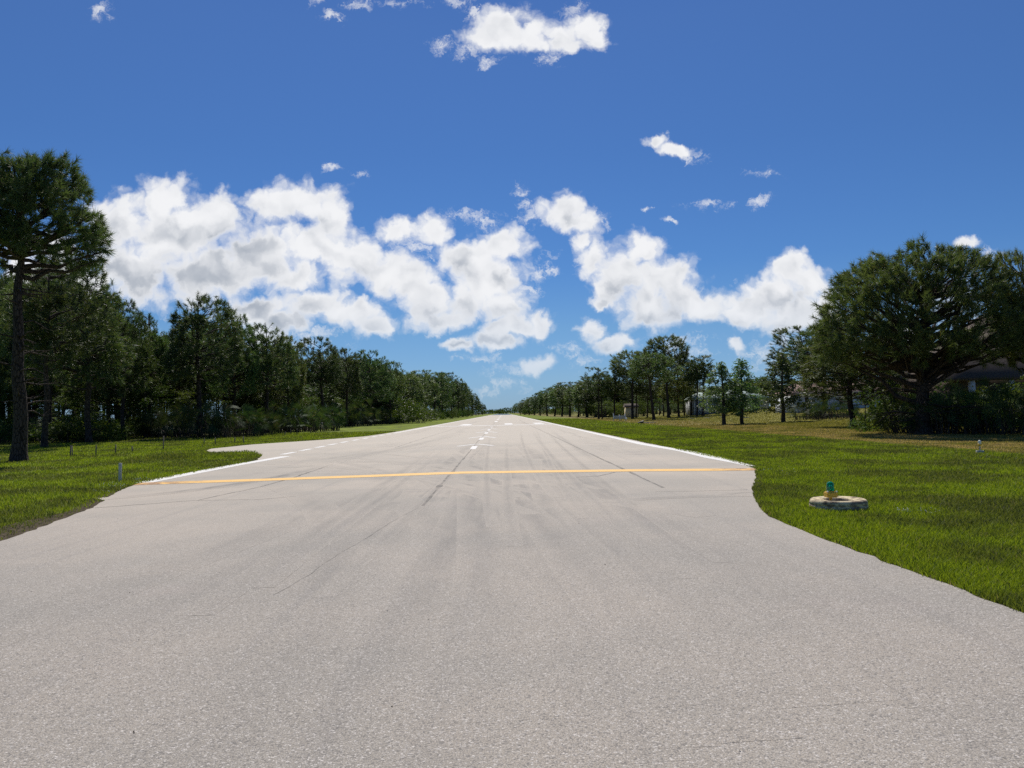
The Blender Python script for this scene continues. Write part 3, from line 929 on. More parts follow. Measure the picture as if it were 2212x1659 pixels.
def pine(seed, Hh=13.0, Rr=3.6, zb=4.0, nb=60, shape='dome', tr=0.22, n_needle=18, wid=0.04, leng=0.34, tw=6, dead=8, lean=0.02, low_spread=1.0, nseg=10, tuft=3.5, lump=0.16, shellp=0.72, topf=0.90, czmin=-0.62, bulge=0.72):
    """trunk-and-limb mesh and needle mesh of one slash pine; boughs end on an uneven dome"""
    rs = RS(seed)
    wood, leaf = MB(), MB()
    ztop_ = Hh * (topf if shape != 'open' else 0.95)
    zz = np.linspace(0, ztop_, 14)
    sway = np.cumsum(rs.normal(0, 0.05, (14, 2)), 0) + zz[:, None] * rs.uniform(-lean, lean, 2)
    sway -= sway[0]
    tp = np.c_[sway, zz]
    rad = tr * (1 - 0.85 * (zz / ztop_) ** 1.3); rad[0] *= 1.55
    tp = np.insert(tp, 1, [[tp[1, 0] * .07, tp[1, 1] * .07, 0.35]], 0); rad = np.insert(rad, 1, tr * 1.12)
    tp[0, 2] = -0.25
    wood.tube(tp, rad, nseg, cap=False)
    axis = lambda z: np.array([np.interp(z, tp[:, 2], tp[:, 0]), np.interp(z, tp[:, 2], tp[:, 1]), z])
    fz = {'dome': .42, 'umbrella': .34, 'cone': .12, 'open': .45}[shape]
    zc = zb + (Hh - zb) * fz
    up, dn = Hh - zc - 0.12, zc - zb
    bd = rs.normal(0, 1, (9, 3)); bd /= np.linalg.norm(bd, axis=1)[:, None]
    ba = rs.uniform(-1, 1, 9) * lump * (1.8 if shape == 'open' else 1.0)
    tips, dirs = [], []
    for i in range(nb):
        f = (i + 0.5) / nb
        cz = 1 - f * (1 - czmin)                                  # from the crown's top to well below its widest ring
        cz = float(np.clip(cz + rs.uniform(-.06, .06), -0.72, 0.995))
        az = i * 2.39996 + rs.uniform(-.25, .25)
        sz = math.sqrt(1 - cz * cz)
        if cz > 0 and shape != 'cone': sz = sz ** bulge
        dv = np.array([sz * math.cos(az), sz * math.sin(az), cz])
        k = 1 + float((ba * np.clip(bd @ dv, 0, 1) ** 3 * 2.0).sum())
        shell = rs.uniform(.88, 1.0) if rs.rand() < shellp else rs.uniform(.5, .8)
        if shape == 'open': shell *= rs.uniform(.75, 1.05)
        low = low_spread if cz < 0 else 1.0
        q = np.array([dv[0] * Rr * low, dv[1] * Rr * low, dv[2] * (up if cz > 0 else dn)]) * k * shell
        if shape == 'cone': q[:2] *= 0.55 + 0.5 * (1 - max(0, cz))
        p2 = axis(zc) + q
        p2[2] = min(p2[2], Hh - 0.1)
        hd = math.hypot(q[0], q[1]) + 1e-6
        z0 = p2[2] - hd * rs.uniform(0.30, 0.62) * (1.0 if cz > 0.0 else 0.45) - (0.25 if cz > .8 else 0)
        z0 = float(np.clip(z0, zb * 0.72, ztop_ * 0.985))
        p0 = axis(z0)
        ln = np.linalg.norm(p2 - p0) + 1e-6
        p1 = p0 + (p2 - p0) * 0.5 + np.array([0, 0, -0.06 * ln]) + rs.normal(0, .05 * ln, 3)
        u_ = np.linspace(0, 1, 6)[:, None]
        path = (1 - u_) ** 2 * p0 + 2 * u_ * (1 - u_) * p1 + u_ ** 2 * p2
        path[1:-1] += rs.normal(0, 0.03 * ln, (4, 3))
        r0 = max(0.018, tr * 0.36 * (ln / Rr) ** 0.8)
        wood.tube(path, np.linspace(r0, 0.010, 6), 5, cap=False)
        kk = max(3, int(round(tw * (0.55 + 0.6 * ln / Rr))))
        for j in range(kk):
            uu = rs.uniform(0.45, 0.97)
            b = (1 - uu) ** 2 * p0 + 2 * uu * (1 - uu) * p1 + uu ** 2 * p2
            if rs.rand() < 0.78:                           # twig reaching the outside of the crown
                d3_ = dv + rs.normal(0, 0.26, 3); d3_ /= np.linalg.norm(d3_)
                d3_[2] = max(d3_[2], czmin - .08)
                s3 = math.sqrt(max(0, 1 - d3_[2] ** 2)); s4 = s3 ** bulge if (d3_[2] > 0 and shape != 'cone') else s3
                h3 = d3_[:2] / (s3 + 1e-6) * s4
                k3 = 1 + float((ba * np.clip(bd @ d3_, 0, 1) ** 3 * 2.0).sum())
                w3 = 1.0 if shape != 'cone' else (0.55 + 0.5 * (1 - max(0, d3_[2])))
                e = axis(zc) + np.array([h3[0] * Rr * w3, h3[1] * Rr * w3, d3_[2] * (up if d3_[2] > 0 else dn)]) * k3 * min(shell, rs.uniform(.88, .99))
            else:
                e = b + (rs.normal(0, 1, 3) * np.array([.5, .5, .35]) + [0, 0, .2]) * min(1.0, ln * .3)
            tv = e - b; tl = np.linalg.norm(tv) + 1e-9; tv /= tl
            mx_ = min(1.9, 0.6 * Rr)
            if tl > mx_: b = e - tv * mx_; tl = mx_
            e[2] = min(e[2], Hh)
            mid_ = b + (e - b) * 0.5 - np.array([0, 0, .05 * tl])
            wood.tube(np.array([b, mid_, e]), np.array([0.016, 0.011, 0.006]) * (0.6 + tr), 3, cap=False)
            out_v = (e - axis(zc)); out_v /= np.linalg.norm(out_v) + 1e-9
            dd = 0.55 * tv + 0.7 * out_v + np.array([0, 0, .35]); dd /= np.linalg.norm(dd)
            tips.append(e); dirs.append(dd)
            for _ in range(int(tuft) - 1 + (rs.rand() < tuft % 1)):
                tt = e - tv * rs.uniform(0.0, 0.55) * tl + rs.normal(0, 1, 3) * np.array([.20, .20, .12])
                d2 = dd + rs.normal(0, 0.45, 3); d2 /= np.linalg.norm(d2)
                tt[2] = min(tt[2], Hh)
                tips.append(tt); dirs.append(d2)
        dd = (p2 - p1) / (np.linalg.norm(p2 - p1) + 1e-9)
        tips.append(p2 + dd * .08); dirs.append(dd)
    for i in range(dead):
        z0 = zb * rs.uniform(0.25, 1.05); az = rs.uniform(0, 6.28); ln = rs.uniform(0.35, 1.0) * Rr * 0.55
        p0 = axis(z0); hd = np.array([math.cos(az), math.sin(az), rs.uniform(-0.25, 0.25)])
        p2 = p0 + hd * ln; p1 = p0 + hd * ln * .5 + np.array([0, 0, rs.uniform(-.1, .2) * ln])
        wood.tube(np.array([p0, p1, p2]), np.array([tr * .16, tr * .11, 0.012]), 5, cap=False)
        for _ in range(2):
            f = rs.uniform(.4, .9); b = p0 + (p2 - p0) * f
            wood.tube(np.array([b, b + (hd + rs.normal(0, .6, 3)) * ln * .3]), np.array([0.014, 0.005]), 3, cap=False)
    tips = np.array(tips); dirs = np.array(dirs)
    v, t_ = needles(tips, dirs, n_needle, leng, wid, rs, (0.12, 1.2))
    leaf.add(v, None, t_)
    return wood, leaf


def leaves(centers, radii, n, size, rs, flat=1.0):
    """small diamond leaves in soft clumps"""
    K = len(centers); m = K * n
    d = rs.normal(0, 1, (m, 3)); d /= np.linalg.norm(d, axis=1)[:, None]
    rr = np.repeat(radii, n) * rs.uniform(0.35, 1.0, m) ** 0.5
    c = np.repeat(centers, n, 0) + d * rr[:, None] * np.array([1, 1, flat])
    a = rs.normal(0, 1, (m, 3)); a /= np.linalg.norm(a, axis=1)[:, None]
    b = np.cross(a, rs.normal(0, 1, (m, 3))); b /= np.linalg.norm(b, axis=1)[:, None]
    s = (size * rs.uniform(0.6, 1.3, m))[:, None]
    v = np.stack([c - a * s, c + b * s * 0.5, c + a * s, c - b * s * 0.5], 1).reshape(-1, 3)
    return v, np.arange(m * 4).reshape(-1, 4)


def leafy(seed, Hh, Rr, zb, tr, nclump, nleaf, size, shape='round', clump=0.4, nbr=14):
    rs = RS(seed); wood, leaf = MB(), MB()
    zz = np.linspace(-0.2, Hh * 0.95, 10)
    sway = np.cumsum(rs.normal(0, 0.025 * Hh / 6, (10, 2)), 0); sway -= sway[0]
    tp = np.c_[sway, zz]
    wood.tube(tp, tr * np.linspace(1.25, 0.12, 10), 7, cap=False)
    cs = []
    for i in range(nbr):
        t = (i + rs.rand()) / nbr; z0 = zb + t * (Hh * 0.93 - zb); az = i * 2.4 + rs.rand()
        if shape == 'cone': ln = Rr * (1 - t) ** 0.8 * rs.uniform(.75, 1.1) + 0.15
        elif shape == 'round': ln = Rr * math.sqrt(max(0.05, 1 - (2 * t - 0.8) ** 2 * .55)) * rs.uniform(.7, 1.05)
        else: ln = Rr * rs.uniform(.6, 1.1)
        p0 = np.array([np.interp(z0, zz, sway[:, 0]), np.interp(z0, zz, sway[:, 1]), z0])
        hd = np.array([math.cos(az), math.sin(az), 0.28 if shape == 'cone' else 0.5 * t + .1])
        p1 = p0 + hd * ln * 0.55 + [0, 0, .05]; p2 = p0 + hd * ln
        wood.tube(np.array([p0, p1, p2]), np.array([tr * .28, tr * .15, 0.008]), 4, cap=False)
        kk = max(3, int(nclump / nbr * (0.35 + 1.1 * ln / Rr)))
        for j in range(kk):
            f = rs.uniform(.25, 1.05)
            cs.append(p0 + (p2 - p0) * f + rs.normal(0, 1, 3) * np.array([.22, .22, .16]) * ln * .55)
    cs.append(tp[-1])
    cs = np.array(cs); rad = clump * rs.uniform(0.5, 1.15, len(cs))
    v, q_ = leaves(cs, rad, nleaf, size, rs, 0.75)
    leaf.add(v, q_)
    return wood, leaf


def bush(seed, Rr, Hh, nclump, nleaf, size, clump=0.35, spread=1.0):
    """leafy shrub: stems and leaves"""
    rs = RS(seed); wood, leaf = MB(), MB(); cs = []
    for i in range(nclump):
        az = rs.uniform(0, 6.28); r = Rr * math.sqrt(rs.rand()) * .95
        top = Hh * math.sqrt(max(0.05, 1 - (r / Rr) ** 2)) * rs.uniform(.75, 1.08)
        z = top * rs.uniform(0.25, 1.0) ** 0.6
        cs.append((r * math.cos(az) * spread, r * math.sin(az), z))
    cs = np.array(cs)
    for i in range(7):
        c = cs[rs.randint(len(cs))]
        wood.tube(np.array([[c[0] * .2, c[1] * .2, -0.1], [c[0] * .5, c[1] * .5, c[2] * .5], c]), np.array([.035, .022, .008]), 4, cap=False)
    v, q_ = leaves(cs, clump * rs.uniform(.6, 1.2, len(cs)), nleaf, size, rs, .8)
    leaf.add(v, q_)
    return wood, leaf


def palmetto(seed, Rr, Hh, nf, blades=13, wide=0.035, fan=0.62):
    """clump of saw palmetto: stems carrying stiff fan leaves, dead fans near the ground"""
    rs = RS(seed); wood, leaf = MB(), MB(); V, T = [], []
    for i in range(nf):
        az = rs.uniform(0, 6.28); r = Rr * math.sqrt(rs.rand())
        base = np.array([r * .8 * math.cos(az), r * .8 * math.sin(az), 0.0])
        top = Hh * (1 - 0.55 * (r / Rr) ** 2) * rs.uniform(.35, 1.05)
        out = np.array([math.cos(az + rs.normal(0, .7)), math.sin(az + rs.normal(0, .7)), 0])
        hub = base + out * top * rs.uniform(.1, .45) + [0, 0, top]
        wood.tube(np.array([base - [0, 0, .1], base + (hub - base) * .55 + [0, 0, .08], hub]), np.array([.022, .014, .009]), 3, cap=False)
        el = rs.uniform(-0.5, 1.1) if top < .5 * Hh else rs.uniform(0.1, 1.3)
        fw = out * math.cos(el) + np.array([0, 0, math.sin(el)])
        sd = np.cross(fw, rs.normal(0, 1, 3)); sd /= np.linalg.norm(sd)
        ang = np.linspace(-1.45, 1.45, blades) + rs.normal(0, .05, blades)
        d = fw * np.cos(ang)[:, None] + sd * np.sin(ang)[:, None]
        L = fan * rs.uniform(.75, 1.1) * (0.8 + 0.2 * np.cos(ang))
        nrm = np.cross(fw, sd)
        pw = np.cross(d, nrm)
        mid = hub + d * (L * .5)[:, None]; tip = hub + d * L[:, None]; tip[:, 2] -= .10 * L
        a_ = mid - pw * wide / 2; b_ = mid + pw * wide / 2; h_ = np.repeat(hub[None], blades, 0)
        vv = np.stack([h_, a_, b_, tip], 1).reshape(-1, 3)
        n0 = sum(len(x) for x in V)
        i4 = np.arange(blades)[:, None] * 4 + n0
        V.append(vv); T.append(np.vstack([i4 + [[0, 1, 2]], i4 + [[2, 1, 3]]]))
    leaf.add(np.vstack(V), None, np.vstack(T))
    return wood, leaf


class Kind:
    """one modelled plant, later copied; its two parts share mesh data"""
    def __init__(s, wl, h, r, wmat, lmat, pnames):
        s.h, s.r, s.pn = h, r, pnames
        s.w = wl[0].mesh(pnames[0], wmat, True); s.l = wl[1].mesh(pnames[1], lmat)

    def put(s, name, x, y, h, r, label, cat, group=None, rz=None, tilt=(0, 0), z=None, rs_=RS(77)):
        zz = float(terrain(x, y)) if z is None else z
        rz = rs_.uniform(0, 6.28) if rz is None else rz
        k = r / s.r
        e = empty(name, (x, y, zz - 0.03), label, cat, group, rz, (k, k, h / s.h), tilt)
        link(s.pn[0], s.w, e); link(s.pn[1], s.l, e)
        return e


TC = ('trunk', 'crown')
SF = ('stem', 'foliage')
mid = [Kind(pine(16, 13, 3.6, 6.6, 60, 'dome', .22, 30, .038, .42, 6, 14, tuft=2.6), 13, 3.6, BARK, NEEDLE, TC),
       Kind(pine(11, 13, 3.6, 3.6, 64, 'dome', .22, 30, .038, .42, 6, 10, tuft=2.6), 13, 3.6, BARK, NEEDLE, TC),
       Kind(pine(12, 13, 3.4, 3.0, 68, 'dome', .22, 30, .038, .42, 6, 8, tuft=2.6), 13, 3.4, BARK, NEEDLE, TC),
       Kind(pine(13, 13, 3.2, 3.4, 58, 'open', .20, 30, .038, .42, 6, 12, tuft=2.6), 13, 3.2, BARK, NEEDLE, TC),
       Kind(pine(14, 13, 3.6, 5.2, 60, 'umbrella', .23, 30, .038, .42, 6, 14, tuft=2.6), 13, 3.6, BARK, NEEDLE, TC),
       Kind(pine(15, 13, 3.3, 1.8, 72, 'dome', .20, 30, .038, .42, 6, 4, low_spread=1.2, tuft=2.6), 13, 3.3, BARK, NEEDLE2, TC)]
mid = mid[1:] + mid[:1]
far = [Kind(pine(21, 13, 3.6, 2.0, 54, 'dome', .22, 11, .085, .50, 5, 5, nseg=6), 13, 3.6, BARK, NEEDLE, TC),
       Kind(pine(22, 13, 3.4, 1.6, 56, 'dome', .22, 11, .085, .50, 5, 4, nseg=6), 13, 3.4, BARK, NEEDLE, TC),
       Kind(pine(23, 13, 3.2, 2.2, 50, 'open', .20, 11, .085, .50, 5, 6, nseg=6), 13, 3.2, BARK, NEEDLE, TC),
       Kind(pine(24, 13, 3.6, 5.2, 48, 'umbrella', .22, 11, .085, .50, 5, 5, nseg=6), 13, 3.6, BARK, NEEDLE, TC)]
sparse = Kind(pine(31, 13, 1.9, 5.6, 36, 'open', .15, 14, .06, .40, 4, 8, nseg=7), 13, 1.9, BARK, NEEDLE, TC)
oak = [Kind(leafy(41, 7, 2.8, 1.8, .16, 110, 26, .10, 'round', .55, 16), 7, 2.8, BARK2, LEAF, TC),
       Kind(leafy(42, 7, 2.6, 1.0, .14, 120, 26, .10, 'round', .55, 18), 7, 2.6, BARK2, LEAF, TC)]
shr = [Kind(bush(51, 1.6, 1.8, 60, 26, .075), 1.8, 1.6, BARK2, LEAF, SF),
       Kind(bush(52, 1.6, 2.2, 70, 26, .075), 2.2, 1.6, BARK2, LEAF, SF)]
shrb = Kind(bush(53, 1.8, 2.6, 90, 28, .08), 2.6, 1.8, BARK2, LEAFBR, SF)
pal = [Kind(palmetto(61, 2.4, 1.9, 120), 1.9, 2.4, BARK2, PALM, SF),
       Kind(palmetto(62, 2.4, 1.7, 110), 1.7, 2.4, BARK2, PALM, SF),
       Kind(palmetto(63, 2.0, 2.1, 95), 2.1, 2.0, BARK2, PALM, SF)]
brush = Kind(bush(55, 1.4, 0.8, 40, 30, .06, .25), .8, 1.4, BARK2, DRYLEAF, SF)


def pose(px, py_base=None, D=None, top=None):
    """ground x, y and height of a thing from its column, depth and top in the photograph"""
    x = at(px, D)
    h = (ztop(px, top, D) - float(terrain(x, D))) * 1.035 if top is not None else None
    return x, D, h


# ---- left: the big pine by itself near the taxiway
g = gp(38, 994)
K0 = Kind(pine(101, 13.0, 3.2, 7.3, 84, 'dome', .31, 60, .024, .40, 6, 34, lean=.006, nseg=16, tuft=2.1, topf=.86), 13.0, 3.2, BARK, NEEDLE4, TC)
K0.put('pine_tree', g[0] + .05, g[1], (ztop(38, 322, g[1]) + 0.03) * 1.06, 2.95, 'tall umbrella pine standing alone on the lawn before the left woods, thick dark trunk', 'tree', None, 0.6)
# a few live boughs hanging lower on its right
# ---- left: front row
G_LF = 'pines along the left edge of the runway'
front = [(96, 50, 556, 3.0, 2, 'ragged open pine right behind the big lone pine on the left'),
         (192, 58, 576, 3.4, 1, 'rounded pine second behind the lone pine, its crown level with the grey cloud base'),
         (268, 66, 655, 2.6, 1, 'bushy pine between the rounded pine and the tall pine of the left woods'),
         (322, 72, 672, 2.4, 2, 'narrow pine just left of the tallest pine in the left woods'),
         (432, 68, 630, 3.9, 0, 'broad pine with the highest top in the middle of the left woods'),
         (508, 76, 684, 2.6, 1, 'pine leaning into the right side of the broad highest pine'),
         (573, 78, 694, 3.0, 0, 'pine with a see-through top above the second palmetto clump'),
         (622, 88, 735, 2.6, 4, 'shorter pine right of the see-through top pine'),
         (700, 102, 737, 3.4, 3, 'flat domed pine behind the white light units on the left verge'),
         (748, 112, 750, 3.2, 0, 'dark domed pine right beside the flat domed pine'),
         (800, 125, 760, 3.4, 1, 'round pine at the outer corner of the left tree wall'),
         (845, 138, 778, 3.0, 0, 'round pine behind the bright green shrubs on the left')]
rs = RS(8)
for (px, D, top, r, k, lab) in front:
    x, y, h = pose(px, None, D, top)
    mid[k].put('pine_tree', x, y, h, r, lab, 'tree', G_LF, None, (0, 0))
rowfar = [(872, 158, 800, 3.2), (893, 180, 806, 3.4), (915, 203, 803, 3.4), (938, 226, 800, 3.6), (957, 250, 803, 3.6), (975, 280, 808, 3.4), (989, 318, 816, 3.4),
          (1000, 362, 826, 3.2), (1011, 420, 838, 3.2), (1020, 490, 848, 3.2), (1028, 580, 858, 3.4), (1034, 680, 868, 3.2)]
ordn = ['first', 'second', 'third', 'fourth', 'fifth', 'sixth', 'seventh', 'eighth', 'ninth', 'tenth', 'eleventh', 'twelfth']
for i, (px, D, top, r) in enumerate(rowfar):
    x, y, h = pose(px, None, D, top)
    far[i % 3].put('pine_tree', x, y, h, r * 1.3, '%s pine of the far left row, counted from the bright green shrubs' % ordn[i], 'tree', G_LF)
x, y, h = pose(1042, None, 700, 872)
far[3].put('pine_tree', x, y, h, 4.6, 'lone small far pine at the end of the left tree line', 'tree', G_LF)

# fillers behind the front row
SKYL = [(0, 560), (60, 566), (130, 575), (190, 585), (240, 640), (300, 672), (350, 690), (430, 660), (500, 690), (540, 722), (575, 705), (640, 748), (700, 748), (770, 768), (830, 778), (870, 806), (940, 808), (990, 826), (1030, 860)]
sx_, sy_ = zip(*SKYL)
rs = RS(21)
n_fill = 0
for i in range(400):
    if n_fill >= 125: break
    px = rs.uniform(-90, 860); base = np.interp(px, [-90, 0, 200, 400, 600, 700, 860], [54, 54, 64, 72, 86, 104, 146])
    D = base + rs.uniform(4, 55)
    top = np.interp(px, sx_, sy_) + rs.uniform(22, 95)
    x, y, h = pose(px, None, D, top)
    if h < 6: continue
    if 300 < px < 430 and D < 80 and False: continue
    k = rs.randint(5) if D < 110 else None
    kk = mid[k] if k is not None else far[rs.randint(4)]
    kk.put('pine_tree', x, y, h, rs.uniform(2.3, 3.5), 'slender dark pine deep in the left woods behind the front row', 'tree', 'pines deep in the left woods')
    n_fill += 1
for i in range(70):
    u_ = rs.rand(); D = 150 + 420 * u_ ** 1.6
    x = at(np.interp(D, [150, 200, 280, 362, 490, 680], [868, 912, 972, 998, 1018, 1032]), D) - rs.uniform(3, 26)
    px = 1088 + x / D * F
    top = np.interp(px, sx_, sy_) + rs.uniform(2, 14) * 150 / D
    h = ztop(px, top, D)
    if h < 5: continue
    far[rs.randint(4)].put('pine_tree', x, D, min(h, 19), rs.uniform(3.6, 5.0), 'dark pine packed inside the far left tree wall', 'tree', 'pines packed in the far left tree wall')
# understorey of small oaks
for i in range(34):
    px = rs.uniform(-80, 840); base = np.interp(px, [-90, 0, 200, 400, 600, 700, 860], [56, 56, 66, 70, 84, 102, 140])
    D = base + rs.uniform(0, 34)
    x = at(px, D)
    oak[rs.randint(2)].put('oak_tree', x, D, rs.uniform(3.2, 6.0), rs.uniform(1.8, 2.8), 'small leafy understorey oak in the shade of the left pines', 'tree', 'small oaks under the left pines')
# palmetto clumps along the front of the woods
pl = [(365, 945, 0, 3.0, 2.3), (425, 946, 1, 3.2, 2.2), (485, 945, 2, 2.8, 2.2), (535, 942, 0, 2.4, 1.8), (590, 935, 1, 3.0, 2.3), (640, 934, 0, 3.0, 2.3), (690, 931, 2, 2.6, 2.4),
      (728, 922, 1, 3.0, 2.5), (765, 921, 0, 3.2, 2.7), (805, 917, 2, 3.0, 2.4), (835, 914, 1, 2.6, 2.0)]
plab = ['leftmost palmetto clump of the dark group beside the lawn gap', 'palmetto clump in the middle of the dark group by the lawn gap', 'palmetto clump under the tallest left pine',
        'low palmetto clump at the right end of the dark group', 'palmetto clump with grey dead fans under the see-through top pine', 'palmetto clump second right of the see-through top pine',
        'palmetto clump before the dry grass patch on the left', 'palmetto clump left behind the white light units', 'palmetto clump right behind the white light units',
        'palmetto clump with pale dead fans right of the white light units', 'low palmetto clump before the bright green shrubs']
for (px, py, k, r, h), lab in zip(pl, plab):
    gg = gp(px, py)
    sc_ = np.clip(gg[1] / 62, 1, 2.0) ** 0.5
    pal[k].put('palmetto_bush', gg[0], gg[1] + r * .5, h * 1.22 * (1 + .1 * (sc_ - 1)), r * sc_ ** .5, lab, 'bush', 'palmettos along the left woods')
# darker thicket at the back of the clearing and further left
for i in range(60):
    px = rs.uniform(-80, 345) if i < 30 else rs.uniform(-80, 640); D = rs.uniform(58, 76) if i < 30 else rs.uniform(86, 120)
    x = at(px, D)
    if 270 < px < 345 and D < 70: D += 12
    (pal[rs.randint(3)] if rs.rand() < .5 else shr[rs.randint(2)]).put('undergrowth_bush', at(px, D), D, rs.uniform(1.3, 2.4), rs.uniform(1.5, 2.6), 'dark low bush under the pines left of the lawn gap', 'bush', 'low bushes under the left pines')
for i in range(46):
    D = 150 + 450 * rs.rand() ** 1.7
    x = at(np.interp(D, [150, 200, 280, 362, 490, 680], [862, 908, 968, 994, 1014, 1029]), D) - rs.uniform(0, 5)
    kk = oak[i % 2] if i % 3 else shr[i % 2]
    kk.put('undergrowth_bush', x, D, rs.uniform(2.6, 5.0), rs.uniform(2.6, 3.8), 'dark bush at the foot of the far left tree wall', 'bush', 'bushes at the foot of the far left trees')
# shrubs further along
sh = [(860, 903, 150, 0), (880, 872, 152, 2), (905, 878, 158, 2), (925, 888, 172, 0), (945, 887, 195, 1), (962, 889, 220, 0), (980, 888, 250, 1), (998, 889, 300, 0), (1012, 890, 360, 1)]
slab = ['dull green shrub left of the bright green shrubs', 'taller bright yellow green shrub on the left verge', 'smaller bright yellow green shrub to the right of the taller one',
        'first dark shrub right of the bright ones on the left', 'second dark shrub right of the bright ones', 'third dark shrub right of the bright ones', 'fourth dark shrub right of the bright ones',
        'fifth dark shrub right of the bright ones', 'last small dark shrub at the far end of the left verge']
for (px, py, D, k), lab in zip(sh, slab):
    h = {0: 3.2, 1: 3.4, 2: 4.8}[k] * (1.0 if px != 905 else .75)
    kk = shrb if k == 2 else shr[k]
    kk.put('shrub', at(px, D) + (1.6 if k == 2 else -.8), D - (12 if k == 2 else 0), h, 3.6 if k == 2 else 2.8, lab, 'bush', 'shrubs along the left verge')
for px, py, lab in ((633, 932, 'patch of dry brown brush at the foot of the left palmettos'), (668, 929, 'second patch of dry brush beside the white light units')):
    gg = gp(px, py); brush.put('dry_brush', gg[0], gg[1] + 1, .7, 2.0, lab, 'bush', 'dry brush on the left verge')

# ---- right: the wide pine
K1 = Kind(pine(107, 11.4, 6.3, 2.3, 126, 'umbrella', .42, 44, .030, .44, 8, 26, lean=.003, low_spread=1.0, nseg=16, tuft=2.4, lump=.07, shellp=.86, topf=.68, czmin=-.30, bulge=.92), 11.4, 6.3, BARK, NEEDLE3, TC)
D1 = 42.5; x1 = at(1992, D1)
K1.put('pine_tree', x1, D1, ztop(1998, 490, D1) - float(terrain(x1, D1)), 5.75, 'huge spreading pine with a wide domed crown over dark bushes on the right', 'tree', None, 1.1)
K2 = Kind(pine(108, 11.0, 4.4, 2.4, 84, 'dome', .28, 38, .030, .42, 7, 8, low_spread=1.1, nseg=12, tuft=1.9, topf=.84), 11.0, 4.4, BARK, NEEDLE2, TC)
x2 = at(2190, 42)
K2.put('pine_tree', at(2228, 40), 40, ztop(2215, 520, 40) - float(terrain(at(2238, 40), 40)), 1.9, 'pine cut by the right edge of the photo before the brown roof', 'tree', None, 2.0)
# pair behind it
G_RP = 'pines on the right lawn'
right = [(1746, 98, 713, 4.4, 3, 'left one of two forked pines before the pink roofed house'),
         (1777, 92, 708, 4.6, 0, 'right one of two forked pines before the pink roofed house'),
         (1842, 60, 690, 3.9, 4, 'thick trunked yellowish pine left of the huge spreading pine'),
         (1880, 66, 680, 3.9, 4, 'second yellowish pine, between the thick trunked one and the huge pine'),
         (1293, 150, 796, 2.4, 's', 'thin pine with a small tuft top, leftmost of the right lawn pines'),
         (1301, 158, 812, 2.2, 's', 'thin short pine close behind the leftmost tufted pine'),
         (1326, 148, 794, 2.8, 2, 'leaning pine standing between the tufted pine and the round topped pine'),
         (1366, 146, 758, 4.4, 5, 'round topped pine behind the white frame sign on the right'),
         (1374, 156, 800, 2.6, 2, 'short pine close beside the trunk of the round topped pine'),
         (1412, 122, 764, 4.2, 5, 'nearest of the tall right lawn pines, straight trunk with roots in the mown grass'),
         (1444, 142, 726, 4.6, 5, 'tallest right lawn pine with the highest crown'),
         (1398, 160, 805, 2.6, 2, 'small dark pine left behind the nearest lawn pine'),
         (1433, 168, 800, 2.6, 2, 'thin pine left behind the tallest lawn pine'),
         (1466, 146, 776, 3.6, 4, 'brownish pine at the right of the tallest lawn pine'),
         (1478, 156, 800, 2.4, 2, 'short pine right of the brownish lawn pine'),
         (1492, 152, 785, 2.4, 's', 'slim pine left beside the thin pale pine'),
         (1505, 138, 778, 2.1, 's', 'thin pale pine left of the screened porch house'),
         (1518, 140, 771, 2.6, 's', 'thin pine with a tufted head before the screened porch house')]
for (px, D, top, r, k, lab) in right:
    x, y, h = pose(px, None, D, top)
    kk = sparse if k == 's' else mid[k]
    kk.put('pine_tree', x, y, h, r, lab, 'tree', G_RP, None, (0, -0.10 if 'leaning' in lab else 0))
# three young cypresses
cyp = [Kind(leafy(71 + i, 7, 2.0, 0.9, .13, 240, 24, .095, 'cone', .40, 34), 7, 2.0, BARK2, CYPRESS, TC) for i in range(2)]
for (px, py, top, r, k, lab) in ((1563, 912, 776, 2.75, 0, 'young cypress on the right lawn before the screened porch house, left of the pair'),
                                 (1602, 911, 769, 2.55, 1, 'young cypress with a slim pointed top, right of the pair'),
                                 (1691, 909, 756, 3.0, 0, 'young bluish cypress on the lawn before the pale blue garage wall')):
    D = {1563: 76, 1602: 77, 1691: 80}[px]
    x = at(px, D)
    cyp[k].put('cypress_tree', x, D, ztop(px, top, D) - float(terrain(x, D)), r, lab, 'tree', 'young cypresses on the lawn')
# far woods on the right
rsk = [(1120, 872), (1135, 862), (1150, 858), (1170, 846), (1200, 831), (1225, 828), (1250, 826), (1275, 818), (1300, 815), (1340, 822), (1420, 826), (1500, 830), (1600, 826), (1640, 815), (1680, 820), (1760, 826)]
ax, ay = zip(*rsk)
row = [(1124, 560), (1133, 500), (1143, 450), (1154, 400), (1167, 350), (1182, 310), (1198, 275), (1214, 250), (1231, 232), (1249, 218), (1268, 206), (1287, 200)]
for i, (px, D) in enumerate(row):
    top = np.interp(px, ax, ay)
    x, y, h = pose(px, None, D, top)
    far[i % 3].put('pine_tree', x, y, h, 5.0, '%s pine of the far right tree row, counted from the runway end' % ordn[i], 'tree', 'pines of the far right row')
rs = RS(31)
for i in range(95):
    px = rs.uniform(1120, 1800)
    lo = np.interp(px, [1120, 1290, 1500, 1800], [560, 210, 190, 175]); D = lo * rs.uniform(1.03, 1.35)
    top = np.interp(px, ax, ay) + rs.uniform(1, 22)
    x, y, h = pose(px, None, D, top)
    if h < 5: continue
    far[rs.randint(4)].put('pine_tree', x, y, h, rs.uniform(3.8, 5.4), 'dark pine in the wooded background behind the right lawn', 'tree', 'background pines on the right')
